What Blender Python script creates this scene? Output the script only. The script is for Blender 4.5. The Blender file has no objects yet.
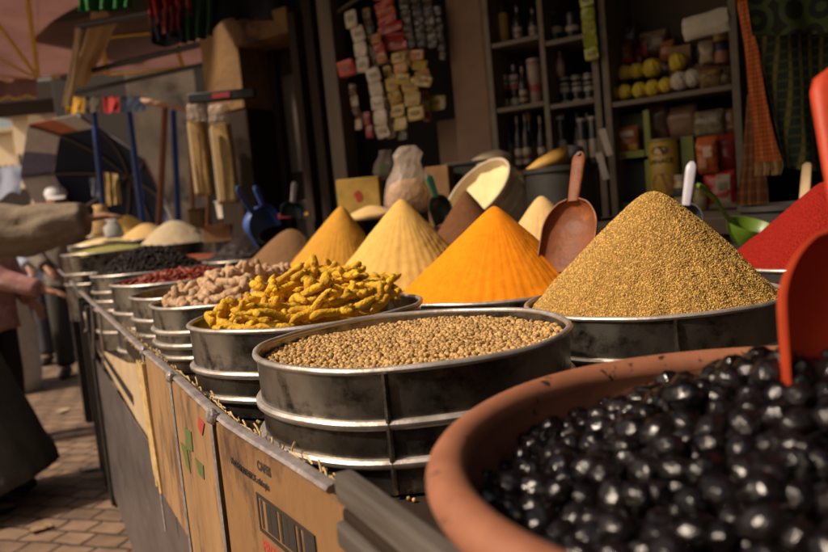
import bpy, math, random
import numpy as np
from mathutils import Vector, Matrix, noise
random.seed(7)
rng = np.random.default_rng(7)
C = bpy.context.scene.collection
PI = math.pi
R = math.radians
# ------------------------------------------------------------------ camera model (used to read positions off the photograph)
F, PITCH, ROLL, EYE = 780.0, R(5.3), R(-5.4), 1.25
CAMROT = (Matrix.Rotation(PI/2-PITCH, 3, 'X') @ Matrix.Rotation(ROLL, 3, 'Z'))
CAM = Vector((0, 0, EYE))
def ray(px, py): return CAMROT @ Vector(((px-414)/F, -(py-276)/F, -1))
def onz(px, py, z):
    d = ray(px, py); return CAM + d*((z-EYE)/d.z)
def D(px, py, y):
    d = ray(px, py); return CAM + d*(y/d.y)
def onplane(px, py, p0, n):
    d = ray(px, py); return CAM + d*((p0-CAM).dot(n)/d.dot(n))
# stall frame: s runs along the stall away from the camera, n runs into it
US, NS = Vector((-.4375, .8992, 0)), Vector((.8992, .4375, 0))
STALL_ROT = math.atan2(US.y, US.x)
def S(s, n, z): return US*s + NS*n + Vector((0, 0, z))
def onf(px, py, n=.2):
    p = onplane(px, py, NS*n, NS); return p.dot(US), p.z
# shop wall frame: r runs to the right along the wall, m points out of it
WR, WM = Vector((.829, -.559, 0)), Vector((-.559, -.829, 0))
WALL_ROT = math.atan2(WR.y, WR.x)
B0 = D(670, 150, 3.0)
def W(px, py, off=0): return onplane(px, py, B0+WM*off, WM)
def wa(p): return (p-B0).dot(WR)
def wp(a, off, z): return Vector((B0.x, B0.y, 0)) + WR*a + WM*off + Vector((0, 0, z))
# ------------------------------------------------------------------ materials
def mat(name, col, rough=.6, metal=0., vary=.25, scale=14., bump=0., bscale=60., col2=None, spec=.5, rnd=0., island=False,
        stain=None, sscale=9., sthr=.55, swid=.12, trans=0., coat=0., alpha=1., detail=6, stretch=None, bdist=.01, rvary=.12, emit=None):
    m = bpy.data.materials.new(name); m.use_nodes = True
    nt = m.node_tree; N = nt.nodes; L = nt.links
    b = N['Principled BSDF']; out = N['Material Output']
    tc = N.new('ShaderNodeTexCoord'); mp = N.new('ShaderNodeMapping'); L.new(tc.outputs['Object'], mp.inputs[0])
    if stretch: mp.inputs['Scale'].default_value = stretch
    nz = N.new('ShaderNodeTexNoise'); nz.inputs['Scale'].default_value = scale; nz.inputs['Detail'].default_value = detail; nz.inputs['Roughness'].default_value = .62
    L.new(mp.outputs[0], nz.inputs['Vector'])
    rm = N.new('ShaderNodeMapRange'); rm.inputs[1].default_value = .3; rm.inputs[2].default_value = .7
    L.new(nz.outputs['Fac'], rm.inputs[0])
    mx = N.new('ShaderNodeMix'); mx.data_type = 'RGBA'
    c2 = col2 if col2 else tuple(c*(1-vary) for c in col)
    mx.inputs[6].default_value = (*c2, 1); mx.inputs[7].default_value = (*col, 1)
    L.new(rm.outputs[0], mx.inputs[0]); cur = mx.outputs[2]
    if rnd:
        if island:
            g = N.new('ShaderNodeNewGeometry'); src = g.outputs['Random Per Island']
        else:
            g = N.new('ShaderNodeObjectInfo'); src = g.outputs['Random']
        r2 = N.new('ShaderNodeMapRange'); r2.inputs[3].default_value = 1-rnd; r2.inputs[4].default_value = 1+rnd*.6
        L.new(src, r2.inputs[0])
        hs = N.new('ShaderNodeHueSaturation'); L.new(cur, hs.inputs['Color']); L.new(r2.outputs[0], hs.inputs['Value'])
        cur = hs.outputs['Color']
    if stain:
        n2 = N.new('ShaderNodeTexNoise'); n2.inputs['Scale'].default_value = sscale; n2.inputs['Detail'].default_value = 8; n2.inputs['Roughness'].default_value = .7
        L.new(mp.outputs[0], n2.inputs['Vector'])
        r3 = N.new('ShaderNodeMapRange'); r3.inputs[1].default_value = sthr; r3.inputs[2].default_value = sthr+swid
        L.new(n2.outputs['Fac'], r3.inputs[0])
        m2 = N.new('ShaderNodeMix'); m2.data_type = 'RGBA'; m2.inputs[7].default_value = (*stain, 1)
        L.new(cur, m2.inputs[6]); L.new(r3.outputs[0], m2.inputs[0]); cur = m2.outputs[2]
    L.new(cur, b.inputs['Base Color'])
    rr = N.new('ShaderNodeMapRange'); rr.inputs[3].default_value = max(.03, rough-rvary); rr.inputs[4].default_value = min(1, rough+rvary)
    L.new(nz.outputs['Fac'], rr.inputs[0]); L.new(rr.outputs[0], b.inputs['Roughness'])
    b.inputs['Metallic'].default_value = metal; b.inputs['Specular IOR Level'].default_value = spec
    b.inputs['Alpha'].default_value = alpha; b.inputs['Coat Weight'].default_value = coat
    if bump:
        n3 = N.new('ShaderNodeTexNoise'); n3.inputs['Scale'].default_value = bscale; n3.inputs['Detail'].default_value = 5
        L.new(mp.outputs[0], n3.inputs['Vector'])
        bp = N.new('ShaderNodeBump'); bp.inputs['Strength'].default_value = bump; bp.inputs['Distance'].default_value = bdist
        L.new(n3.outputs['Fac'], bp.inputs['Height']); L.new(bp.outputs[0], b.inputs['Normal'])
    if emit: b.inputs['Emission Color'].default_value = (*col, 1); b.inputs['Emission Strength'].default_value = emit
    if trans:
        t = N.new('ShaderNodeBsdfTranslucent'); L.new(cur, t.inputs['Color'])
        ms = N.new('ShaderNodeMixShader'); ms.inputs[0].default_value = trans
        L.new(b.outputs[0], ms.inputs[1]); L.new(t.outputs[0], ms.inputs[2]); L.new(ms.outputs[0], out.inputs['Surface'])
    return m
_mc = {}
def cm(r, g, b, rough=.55, **k):                       # plain coloured material, cached
    key = (r, g, b, rough, tuple(sorted(k.items())))
    if key not in _mc: _mc[key] = mat('paint', (r, g, b), rough, scale=k.pop('scale', 25.), **k)
    return _mc[key]
def plaid(name, base, line, line2, sx, sz, rough=.9):
    m = bpy.data.materials.new(name); m.use_nodes = True
    N = m.node_tree.nodes; L = m.node_tree.links; b = N['Principled BSDF']; b.inputs['Roughness'].default_value = rough
    tc = N.new('ShaderNodeTexCoord'); cur = None
    rgb = N.new('ShaderNodeRGB'); rgb.outputs[0].default_value = (*base, 1); cur = rgb.outputs[0]
    for ax, sc, col in (('X', sx, line), ('Z', sz, line2)):
        w = N.new('ShaderNodeTexWave'); w.bands_direction = ax; w.inputs['Scale'].default_value = sc; w.inputs['Distortion'].default_value = .4
        L.new(tc.outputs['Object'], w.inputs['Vector'])
        mr = N.new('ShaderNodeMapRange'); mr.inputs[1].default_value = .72; mr.inputs[2].default_value = .9; mr.inputs[4].default_value = .75
        L.new(w.outputs['Fac'], mr.inputs[0])
        mx = N.new('ShaderNodeMix'); mx.data_type = 'RGBA'; mx.inputs[7].default_value = (*col, 1)
        L.new(mr.outputs[0], mx.inputs[0]); L.new(cur, mx.inputs[6]); cur = mx.outputs[2]
    L.new(cur, b.inputs['Base Color'])
    n3 = N.new('ShaderNodeTexNoise'); n3.inputs['Scale'].default_value = 300
    bp = N.new('ShaderNodeBump'); bp.inputs['Strength'].default_value = .5; bp.inputs['Distance'].default_value = .004
    L.new(tc.outputs['Object'], n3.inputs['Vector']); L.new(n3.outputs['Fac'], bp.inputs['Height']); L.new(bp.outputs[0], b.inputs['Normal'])
    return m
def floral(name, base, dark):
    m = bpy.data.materials.new(name); m.use_nodes = True
    N = m.node_tree.nodes; L = m.node_tree.links; b = N['Principled BSDF']; b.inputs['Roughness'].default_value = .85
    tc = N.new('ShaderNodeTexCoord')
    v = N.new('ShaderNodeTexVoronoi'); v.inputs['Scale'].default_value = 13; v.inputs['Randomness'].default_value = .35
    L.new(tc.outputs['Object'], v.inputs['Vector'])
    w = N.new('ShaderNodeMath'); w.operation = 'MULTIPLY'; w.inputs[1].default_value = 14; L.new(v.outputs['Distance'], w.inputs[0])
    s = N.new('ShaderNodeMath'); s.operation = 'SINE'; L.new(w.outputs[0], s.inputs[0])
    mr = N.new('ShaderNodeMapRange'); mr.inputs[1].default_value = -.1; mr.inputs[2].default_value = .25; L.new(s.outputs[0], mr.inputs[0])
    mx = N.new('ShaderNodeMix'); mx.data_type = 'RGBA'; mx.inputs[6].default_value = (*dark, 1); mx.inputs[7].default_value = (*base, 1)
    L.new(mr.outputs[0], mx.inputs[0]); L.new(mx.outputs[2], b.inputs['Base Color'])
    return m
def cobbles():
    m = bpy.data.materials.new('cobbles'); m.use_nodes = True
    N = m.node_tree.nodes; L = m.node_tree.links; b = N['Principled BSDF']
    tc = N.new('ShaderNodeTexCoord'); mp = N.new('ShaderNodeMapping'); mp.inputs['Rotation'].default_value = (0, 0, R(20))
    L.new(tc.outputs['Object'], mp.inputs[0])
    nz = N.new('ShaderNodeTexNoise'); nz.inputs['Scale'].default_value = 4; nz.inputs['Detail'].default_value = 5; L.new(mp.outputs[0], nz.inputs['Vector'])
    va = N.new('ShaderNodeVectorMath'); va.operation = 'MULTIPLY_ADD'; va.inputs[1].default_value = (.06, .06, 0)
    L.new(nz.outputs['Color'], va.inputs[0]); L.new(mp.outputs[0], va.inputs[2])
    br = N.new('ShaderNodeTexBrick'); br.inputs['Scale'].default_value = 1
    br.inputs['Brick Width'].default_value = .17; br.inputs['Row Height'].default_value = .115; br.inputs['Mortar Size'].default_value = .011
    br.inputs['Mortar Smooth'].default_value = .6; br.inputs['Color1'].default_value = (.25, .16, .105, 1); br.inputs['Color2'].default_value = (.15, .095, .062, 1)
    br.inputs['Mortar'].default_value = (.07, .045, .03, 1); br.inputs['Bias'].default_value = -.1
    L.new(va.outputs[0], br.inputs['Vector'])
    n2 = N.new('ShaderNodeTexNoise'); n2.inputs['Scale'].default_value = 9; n2.inputs['Detail'].default_value = 8; L.new(tc.outputs['Object'], n2.inputs['Vector'])
    mx = N.new('ShaderNodeMix'); mx.data_type = 'RGBA'; mx.blend_type = 'OVERLAY'; mx.inputs[0].default_value = .75
    L.new(br.outputs['Color'], mx.inputs[6]); L.new(n2.outputs['Fac'], mx.inputs[7]); L.new(mx.outputs[2], b.inputs['Base Color'])
    b.inputs['Roughness'].default_value = .7
    inv = N.new('ShaderNodeMath'); inv.operation = 'MULTIPLY_ADD'; inv.inputs[1].default_value = -1; L.new(br.outputs['Fac'], inv.inputs[0])
    n4 = N.new('ShaderNodeMath'); n4.operation = 'MULTIPLY'; n4.inputs[1].default_value = .5; L.new(n2.outputs['Fac'], n4.inputs[0]); L.new(n4.outputs[0], inv.inputs[2])
    bp = N.new('ShaderNodeBump'); bp.inputs['Strength'].default_value = .9; bp.inputs['Distance'].default_value = .02
    L.new(inv.outputs[0], bp.inputs['Height']); L.new(bp.outputs[0], b.inputs['Normal'])
    return m
def powder(name, col, col2, scale=60, bump=.35, bscale=420, bdist=.003, rough=.95):
    return mat(name, col, rough, vary=.2, col2=col2, scale=scale, bump=bump, bscale=bscale, bdist=bdist, spec=.15, detail=8)
M = dict(
    galv=mat('galvanised', (.37, .34, .295), .29, .92, col2=(.12, .11, .09), scale=10, bump=.12, bscale=35, stain=(.034, .03, .022), sscale=15, sthr=.50, swid=.14, rvary=.16),
    galvridge=mat('worn_zinc', (.66, .60, .55), .4, .6, col2=(.34, .29, .25), scale=16, bump=.15, bscale=60, stain=(.2, .11, .05), sscale=24, sthr=.63),  # pale base paints the ridge highlights; brown stains are rust
    rail=mat('worn_rail', (.46, .41, .40), .45, .5, col2=(.23, .19, .18), scale=30, bump=.3, bscale=90, stain=(.14, .07, .04), sscale=30, sthr=.6),
    terra=mat('terracotta', (.34, .135, .07), .55, vary=.2, col2=(.22, .08, .042), scale=16, bump=.12, bscale=90, stain=(.03, .016, .012), sscale=58, sthr=.60, swid=.03, bdist=.004),
    olive=mat('olive_skin', (.004, .0035, .004), .13, vary=.5, scale=90, bump=.4, bscale=150, bdist=.004, spec=.5, rnd=.5, col2=(.008, .005, .005), rvary=.14),
    coriander=mat('coriander_seed', (.60, .36, .13), .55, vary=.4, scale=260, rnd=.5, island=True, spec=.4),
    turmeric=mat('turmeric_root', (.82, .50, .02), .64, col2=(.52, .25, .012), scale=46, bump=.9, bscale=170, bdist=.004, rnd=.25, stain=(.16, .062, .012), sscale=60, sthr=.55, spec=.3),
    ginger=mat('ginger_root', (.64, .44, .27), .75, col2=(.36, .20, .10), scale=60, bump=.9, bscale=140, bdist=.004, rnd=.2, spec=.3),
    chilli=mat('dried_chilli', (.33, .045, .014), .4, col2=(.15, .014, .006), scale=40, bump=.5, bscale=80, rnd=.5, spec=.5),
    dark_pods=mat('dark_pods', (.010, .007, .007), .6, spec=.25, col2=(.022, .012, .010), scale=60, rnd=.5, island=True),
    orange=powder('turmeric_powder', (.82, .27, .006), (.70, .20, .005)),
    yellow=powder('ginger_powder', (.68, .43, .125), (.60, .35, .085)),
    mustard=powder('curry_powder', (.58, .29, .04), (.50, .23, .028)),
    brownheap=powder('brown_seed', (.28, .155, .075), (.16, .08, .035), 240, .8, 300, .006),
    darkbrown=powder('cinnamon_powder', (.15, .065, .028), (.11, .045, .02)),
    pale=powder('pale_powder', (.66, .45, .2), (.6, .38, .15)),
    red=powder('paprika', (.40, .020, .010), (.22, .010, .006), 220, 1., 260, .008),
    flour=powder('pale_flour', (.75, .62, .36), (.62, .47, .2), 12),
    sesame=powder('sesame_bed', (.42, .235, .065), (.22, .11, .03), 260, .8, 260, .005),
    sesame_grain=mat('sesame_grain', (.66, .40, .095), .5, vary=.4, scale=200, rnd=.6, island=True, spec=.45),
    lentil=powder('green_lentil', (.40, .36, .12), (.22, .22, .05), 200, .7, 260, .006),
    redspice=powder('red_flakes', (.32, .09, .045), (.18, .04, .02), 150, .7, 240, .006),
    beans=powder('white_beans', (.70, .58, .40), (.42, .31, .18), 130, .9, 130, .012),
    card=mat('cardboard', (.27, .14, .05), .85, col2=(.18, .088, .03), scale=9, bump=.35, bscale=40, stain=(.07, .032, .014), sscale=9, sthr=.53, stretch=(1, 1, .5)),  # base colour lowered to carry the shade on the stall front
    card2=mat('pale_cardboard', (.34, .195, .085), .85, col2=(.23, .125, .05), scale=9, bump=.35, bscale=40, stain=(.10, .052, .024), sscale=13, sthr=.53, stretch=(1, 1, .4)),  # also lowered, so the stall front's shade sits in the colour
    greypanel=mat('grey_panel', (.15, .128, .125), .42, .35, col2=(.085, .07, .07), scale=7, bump=.15, bscale=25, stain=(.34, .28, .25), sscale=13, sthr=.62, stretch=(.5, 1, 1)),
    wood_dark=mat('dark_wood', (.035, .022, .015), .8, spec=.15, col2=(.025, .016, .012), scale=9, bump=.3, bscale=30, stretch=(1, 1, .15)),
    wood_grey=mat('grey_wood', (.12, .10, .085), .5, col2=(.055, .047, .04), scale=22, bump=.5, bscale=60, stretch=(.12, 1, 1), stain=(.30, .27, .24), sscale=26, sthr=.63),
    straw=mat('straw', (.60, .43, .20), .9, col2=(.36, .22, .08), scale=60, rnd=.3, island=True),
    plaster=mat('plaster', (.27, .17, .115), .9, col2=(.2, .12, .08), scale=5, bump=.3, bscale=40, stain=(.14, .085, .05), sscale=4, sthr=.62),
    ochre=mat('ochre_plaster', (.25, .135, .046), .9, col2=(.14, .074, .03), scale=5, bump=.6, bscale=25, stain=(.05, .03, .018), sscale=4, sthr=.52),
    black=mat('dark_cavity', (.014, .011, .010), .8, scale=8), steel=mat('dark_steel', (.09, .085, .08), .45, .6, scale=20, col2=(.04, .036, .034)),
    shelfwood=mat('shelf_edge', (.20, .155, .11), .6, col2=(.11, .08, .055), scale=20, stretch=(.2, 1, 1)),
    tarp=mat('navy_tarp', (.012, .014, .03), .8, scale=6, col2=(.007, .008, .016), bump=.4, bscale=9, bdist=.03),
    awning=mat('rose_awning', (.50, .35, .32), .9, col2=(.38, .26, .24), scale=3, bump=.4, bscale=7, bdist=.03, trans=.75),
    piping=mat('yellow_piping', (.78, .48, .09), .8, scale=10, trans=.2), cream=mat('cream_cloth', (.80, .66, .45), .9, scale=5, col2=(.68, .5, .3), bump=.4, bscale=12, bdist=.02, trans=.5),
    bluepole=mat('blue_paint', (.012, .035, .22), .4, scale=20), rustpole=mat('rust_paint', (.30, .10, .045), .6, scale=25),
    skin=mat('skin', (.36, .175, .10), .55, vary=.12, scale=30), hair=mat('hair', (.012, .009, .008), .55, scale=60),
    robe=mat('robe_cloth', (.075, .066, .05), .95, col2=(.045, .04, .03), scale=30, bump=.7, bscale=70, bdist=.006, stretch=(1, 1, .25)),
    sleeve=mat('sleeve_cloth', (.26, .20, .14), .95, col2=(.19, .145, .10), scale=24, bump=.5, bscale=60, bdist=.006),
    plastic=mat('clear_film', (.75, .6, .5), .18, vary=.1, scale=12, bump=.7, bscale=28, bdist=.02, alpha=.3),
)
# ------------------------------------------------------------------ mesh builder
_t = (1+5**.5)/2
def _ico(sub):
    v = [Vector(p).normalized() for p in ((-1, _t, 0), (1, _t, 0), (-1, -_t, 0), (1, -_t, 0), (0, -1, _t), (0, 1, _t), (0, -1, -_t), (0, 1, -_t), (_t, 0, -1), (_t, 0, 1), (-_t, 0, -1), (-_t, 0, 1))]
    f = [(0, 11, 5), (0, 5, 1), (0, 1, 7), (0, 7, 10), (0, 10, 11), (1, 5, 9), (5, 11, 4), (11, 10, 2), (10, 7, 6), (7, 1, 8), (3, 9, 4), (3, 4, 2), (3, 2, 6), (3, 6, 8), (3, 8, 9), (4, 9, 5), (2, 4, 11), (6, 2, 10), (8, 6, 7), (9, 8, 1)]
    for _ in range(sub):
        c = {}; nf = []
        def mid(a, b):
            k = (min(a, b), max(a, b))
            if k not in c: c[k] = len(v); v.append(((v[a]+v[b])/2).normalized())
            return c[k]
        for a, b, d in f:
            x, y, z = mid(a, b), mid(b, d), mid(d, a); nf += [(a, x, z), (b, y, x), (d, z, y), (x, y, z)]
        f = nf
    return v, f
ICO = [_ico(i) for i in range(4)]
class MB:
    def __init__(s): s.v = []; s.f = []
    def add(s, vs, fs):
        o = len(s.v); s.v += [tuple(p) for p in vs]; s.f += [tuple(i+o for i in q) for q in fs]; return s
    def box(s, c, d, rot=None):
        x, y, z = (k/2 for k in d); vs = [Vector((a*x, b*y, e*z)) for a in (-1, 1) for b in (-1, 1) for e in (-1, 1)]
        if rot is not None: vs = [rot @ p for p in vs]
        return s.add([p+Vector(c) for p in vs], [(0, 1, 3, 2), (4, 6, 7, 5), (0, 4, 5, 1), (2, 3, 7, 6), (0, 2, 6, 4), (1, 5, 7, 3)])
    def hexa(s, bottom, top):                            # 4 bottom + 4 top corners
        return s.add(list(bottom)+list(top), [(3, 2, 1, 0), (4, 5, 6, 7)]+[(i, (i+1) % 4, (i+1) % 4+4, i+4) for i in range(4)])
    def lathe(s, prof, seg=48, cap0=True, cap1=False, c=(0, 0, 0), fn=None):
        vs = []; c = Vector(c)
        for i, (r, z) in enumerate(prof):
            for k in range(seg):
                a = 2*PI*k/seg; p = Vector((r*math.cos(a), r*math.sin(a), z))
                if fn: p = fn(p, i, a)
                vs.append(p+c)
        fs = [(i*seg+k, i*seg+(k+1) % seg, (i+1)*seg+(k+1) % seg, (i+1)*seg+k) for i in range(len(prof)-1) for k in range(seg)]
        if cap0: fs.append(tuple(range(seg-1, -1, -1)))
        if cap1: fs.append(tuple((len(prof)-1)*seg+k for k in range(seg)))
        return s.add(vs, fs)
    def tube(s, pts, rad, seg=8, flat=1., up=None):
        pts = [Vector(p) for p in pts]; n = len(pts)
        if not hasattr(rad, '__len__'): rad = [rad]*n
        vs = []; prev = None
        for i, p in enumerate(pts):
            t = (pts[min(i+1, n-1)]-pts[max(i-1, 0)]).normalized()
            ref = up or (Vector((0, 0, 1)) if abs(t.z) < .9 else Vector((1, 0, 0)))
            if prev is not None: ref = prev
            x = t.cross(ref).normalized(); y = x.cross(t).normalized(); prev = y
            for k in range(seg):
                a = 2*PI*k/seg; vs.append(p + x*math.cos(a)*rad[i] + y*math.sin(a)*rad[i]*flat)
        fs = [(i*seg+k, i*seg+(k+1) % seg, (i+1)*seg+(k+1) % seg, (i+1)*seg+k) for i in range(n-1) for k in range(seg)]
        return s.add(vs, fs+[tuple(range(seg-1, -1, -1)), tuple((n-1)*seg+k for k in range(seg))])
    def loft(s, rings, cap=True, close=True):
        n = len(rings[0]); vs = [p for r in rings for p in r]
        fs = [(i*n+k, i*n+(k+1) % n, (i+1)*n+(k+1) % n, (i+1)*n+k) for i in range(len(rings)-1) for k in range(n if close else n-1)]
        if cap and close: fs += [tuple(range(n-1, -1, -1)), tuple((len(rings)-1)*n+k for k in range(n))]
        return s.add(vs, fs)
    def grid(s, fn, nu, nv):
        vs = [fn(i/nu, j/nv) for i in range(nu+1) for j in range(nv+1)]
        return s.add(vs, [(i*(nv+1)+j, (i+1)*(nv+1)+j, (i+1)*(nv+1)+j+1, i*(nv+1)+j+1) for i in range(nu) for j in range(nv)])
    def sheet(s, fn, nu, nv, th):                        # a grid with real thickness
        o = len(s.v); s.grid(fn, nu, nv); top = [Vector(p) for p in s.v[o:]]; w = nv+1
        bot = []
        for i in range(nu+1):
            for j in range(w):
                a = top[min(i+1, nu)*w+j]-top[max(i-1, 0)*w+j]; b = top[i*w+min(j+1, nv)]-top[i*w+max(j-1, 0)]
                nn = a.cross(b); bot.append(top[i*w+j]-(nn.normalized() if nn.length > 0 else Vector((0, 0, 1)))*th)
        o2 = len(s.v)
        s.add(bot, [(i*w+j, i*w+j+1, (i+1)*w+j+1, (i+1)*w+j) for i in range(nu) for j in range(nv)])
        edge = [j for j in range(nv)]+[i*w+nv for i in range(nu)]+[nu*w+j for j in range(nv, 0, -1)]+[i*w for i in range(nu, 0, -1)]
        for k in range(len(edge)):
            a, b = edge[k], edge[(k+1) % len(edge)]; s.f.append((o+b, o+a, o2+a, o2+b))
        return s
    def ico(s, mtx, sub=1, fn=None):
        v, f = ICO[sub]; return s.add([mtx @ (fn(p) if fn else p) for p in v], f)
    def prism(s, pts, y0, y1):                           # outline in local x,z extruded along y
        n = len(pts); return s.add([(x, y0, z) for x, z in pts]+[(x, y1, z) for x, z in pts], [tuple(range(n)), tuple(range(2*n-1, n-1, -1))]+[(k, k+n, (k+1) % n+n, (k+1) % n) for k in range(n)])
    def mesh(s, name, m, smooth=True, angle=40):
        me = bpy.data.meshes.new(name); me.from_pydata(s.v, [], s.f); me.update()
        if smooth: me.shade_smooth(); me.set_sharp_from_angle(angle=R(angle))
        me.materials.append(M[m] if isinstance(m, str) else m); return me
    def build(s, name, m, parent=None, smooth=True, angle=40, bevel=0, subsurf=0, solid=0):
        o = bpy.data.objects.new(name, s.mesh(name, m, smooth, angle)); C.objects.link(o)
        if parent: o.parent = parent
        if solid:
            q = o.modifiers.new('s', 'SOLIDIFY'); q.thickness = solid; q.offset = 0
        if bevel:
            q = o.modifiers.new('b', 'BEVEL'); q.width = bevel; q.segments = 2; q.limit_method = 'ANGLE'
        if subsurf:
            q = o.modifiers.new('d', 'SUBSURF'); q.levels = q.render_levels = subsurf
        return o
def tag(o, label, cat, group=None, kind=None):
    o['label'] = label; o['category'] = cat
    if group: o['group'] = group
    if kind: o['kind'] = kind
    return o
def thing(name, label, cat, loc=(0, 0, 0), rz=0, group=None):
    o = bpy.data.objects.new(name, None); C.objects.link(o); o.location = loc; o.rotation_euler = (0, 0, rz); o.empty_display_size = .05
    return tag(o, label, cat, group)
def orient(o, mtx): o.matrix_world = mtx; return o
def frame(loc, x, y):                                    # matrix from an origin, x axis and approximate y axis
    x = Vector(x).normalized(); z = x.cross(Vector(y)).normalized(); y = z.cross(x)
    m = Matrix((x, y, z)).transposed().to_4x4(); m.translation = Vector(loc); return m
def copy_tree(o, parent=None):
    c = o.copy(); C.objects.link(c)
    if parent: c.parent = parent
    for ch in o.children: copy_tree(ch, c)
    return c
def nz(p, s=1., seed=0): return noise.noise(Vector(p)*s + Vector((seed*7.3, seed*3.1, seed*1.7)))
# ------------------------------------------------------------------ world, sun, camera
sc = bpy.context.scene
w = bpy.data.worlds.new('World'); sc.world = w; w.use_nodes = True
N = w.node_tree.nodes; L = w.node_tree.links; bg = N['Background']
SUN_EL, SUN_AZ = R(44), R(250)                            # azimuth of the sun, clockwise from +Y
sky = N.new('ShaderNodeTexSky'); sky.sky_type = 'NISHITA'; sky.sun_disc = False; sky.sun_elevation = SUN_EL; sky.sun_rotation = SUN_AZ
sky.dust_density = 4.0; sky.air_density = 1.2
tint = N.new('ShaderNodeMix'); tint.data_type = 'RGBA'; tint.blend_type = 'MULTIPLY'; tint.inputs[0].default_value = 1; tint.inputs[7].default_value = (1.0, .86, .70, 1)
L.new(sky.outputs[0], tint.inputs[6]); L.new(tint.outputs[2], bg.inputs['Color']); bg.inputs['Strength'].default_value = .085
sd = Vector((math.sin(SUN_AZ)*math.cos(SUN_EL), math.cos(SUN_AZ)*math.cos(SUN_EL), math.sin(SUN_EL)))
sl = bpy.data.lights.new('sun', 'SUN'); sl.energy = 3.6; sl.angle = R(3); sl.color = (1, .84, .66)
so = bpy.data.objects.new('sun', sl); C.objects.link(so); so.rotation_euler = sd.to_track_quat('Z', 'Y').to_euler()
cd = bpy.data.cameras.new('camera'); cam = bpy.data.objects.new('camera', cd); C.objects.link(cam); sc.camera = cam
cam.matrix_world = CAMROT.to_4x4(); cam.location = CAM
cd.sensor_width = 36; cd.lens = F/828*36; cd.clip_start = .02; cd.clip_end = 500
cd.dof.use_dof = True; cd.dof.focus_distance = 1.05; cd.dof.aperture_fstop = cd.lens/6.8
sc.view_settings.view_transform = 'Standard'; sc.view_settings.look = 'None'; sc.view_settings.gamma = 1; sc.view_settings.exposure = .30
sc.cycles.max_bounces = 6; sc.cycles.transparent_max_bounces = 8
# ------------------------------------------------------------------ ground and stall
g = MB(); g.add([(-120, -60, 0), (120, -60, 0), (120, 220, 0), (-120, 220, 0)], [(0, 1, 2, 3)])
o = g.build('ground', cobbles(), smooth=False); o['kind'] = 'structure'
PLAT, LOW, RAILZ, N0 = .935, .775, 1.0, .2
stall = thing('market_stall', 'long stall counter fronted by brown cardboard and grey sheet metal, carrying all the spice tubs', 'stall', S(0, 0, 0), STALL_ROT)
def SL(s, n, z): return Vector((s, -n, z))               # stall-local point (x along, y out of the stall)
def sbox(name, s0, s1, n0, n1, z0, z1, m, bevel=.002):
    return MB().box(((s0+s1)/2, -(n0+n1)/2, (z0+z1)/2), (s1-s0, n1-n0, z1-z0)).build(name, m, stall, False, bevel=bevel)
sbox('counter_top', .02, 2.36, N0+.012, 1.8, PLAT-.03, PLAT, 'wood_dark')
sbox('counter_top', 2.363, 6.6, N0+.012, 1.8, LOW-.03, LOW, 'wood_dark')
# rail, slightly sagging and bent, with straps hanging from it
pts = []
RP = sorted((lambda q: (q.dot(US), q.dot(NS)))(onz(x, y, RAILZ)) for x, y in ((335, 488), (318, 478), (300, 466), (270, 449), (247, 436), (225, 420), (200, 397), (175, 375), (145, 350), (110, 318), (90, 300)))
def NR(s): return float(np.interp(s, [q[0] for q in RP], [q[1] for q in RP]))
for i in range(61):
    s = RP[0][0]+i/60*5.9; pts.append(SL(s, NR(s)-.001, RAILZ+.003*nz((s*4, 0, 0))))
MB().tube(pts, .0085, 8, .55, Vector((0, 0, 1))).build('rail', 'rail', stall)
mb = MB()                                                # frayed straw mat edge lying under the tubs, just behind the rail
for i in range(900):
    s = rng.uniform(.60, 2.3); n = NR(s)+.016+abs(rng.normal(0, .004)); a = rng.uniform(-.6, .6); l = rng.uniform(.008, .03)
    p = SL(s, n, PLAT+.025+rng.uniform(0, .032)); d = Vector((math.cos(a), rng.normal(0, .2), math.sin(a)*.7))*l
    mb.tube([p, p+d*.5+Vector((0, 0, .002)), p+d], .0013, 4)
mb.build('straw_edge', 'straw', stall)
zc = onf(160, 484)[1]
def panel(name, s0, s1, z0, z1, n, m, th=.006, dip=0.):
    def f(u, v):
        s = s0+(s1-s0)*u; zz = z0+(z1-z0)*v
        return SL(s, n+(NR(s)-.193)+.0012*nz((s*9, zz*7, 0), 1, 3), zz + (0.004*nz((s*60, 0, 0)) if v == 0 else 0))
    return MB().sheet(f, 24, 16, th).build(name, m, stall)
sA, sB, sC, sD = onf(339, 491, .19)[0], onf(219, 428, .19)[0], onf(176, 384, .19)[0], onf(150, 360, .19)[0]
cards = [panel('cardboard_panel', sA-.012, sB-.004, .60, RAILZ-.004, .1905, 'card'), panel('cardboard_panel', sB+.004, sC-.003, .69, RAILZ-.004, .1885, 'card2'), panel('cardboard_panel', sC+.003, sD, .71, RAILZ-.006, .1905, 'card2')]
for s in (sB, sC, sD+.03):
    MB().tube([SL(s+.004*math.sin(z*9), .181, z) for z in np.linspace(RAILZ+.004, .62, 14)], .006, 6, .4, Vector((0, 1, 0))).build('strap', 'rail', stall)
    MB().ico(Matrix.Translation(SL(s, .183, RAILZ+.002)) @ Matrix.Diagonal((.009, .008, .011, 1)), 2, lambda p: p*(1+.2*nz(p, 2))).build('wire_knot', 'rail', stall)
for k in range(5):                                       # bundle of yellow laths at the end of the cardboard
    s = sD+.006+.013*k; MB().tube([SL(s+.003*k, .176+.004*(k % 2), RAILZ-.02), SL(s-.006, .178, .86), SL(s-.02+.004*k, .18, .715+.02*(k % 3))], .006, 6).build('lath', 'straw', stall)
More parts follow.
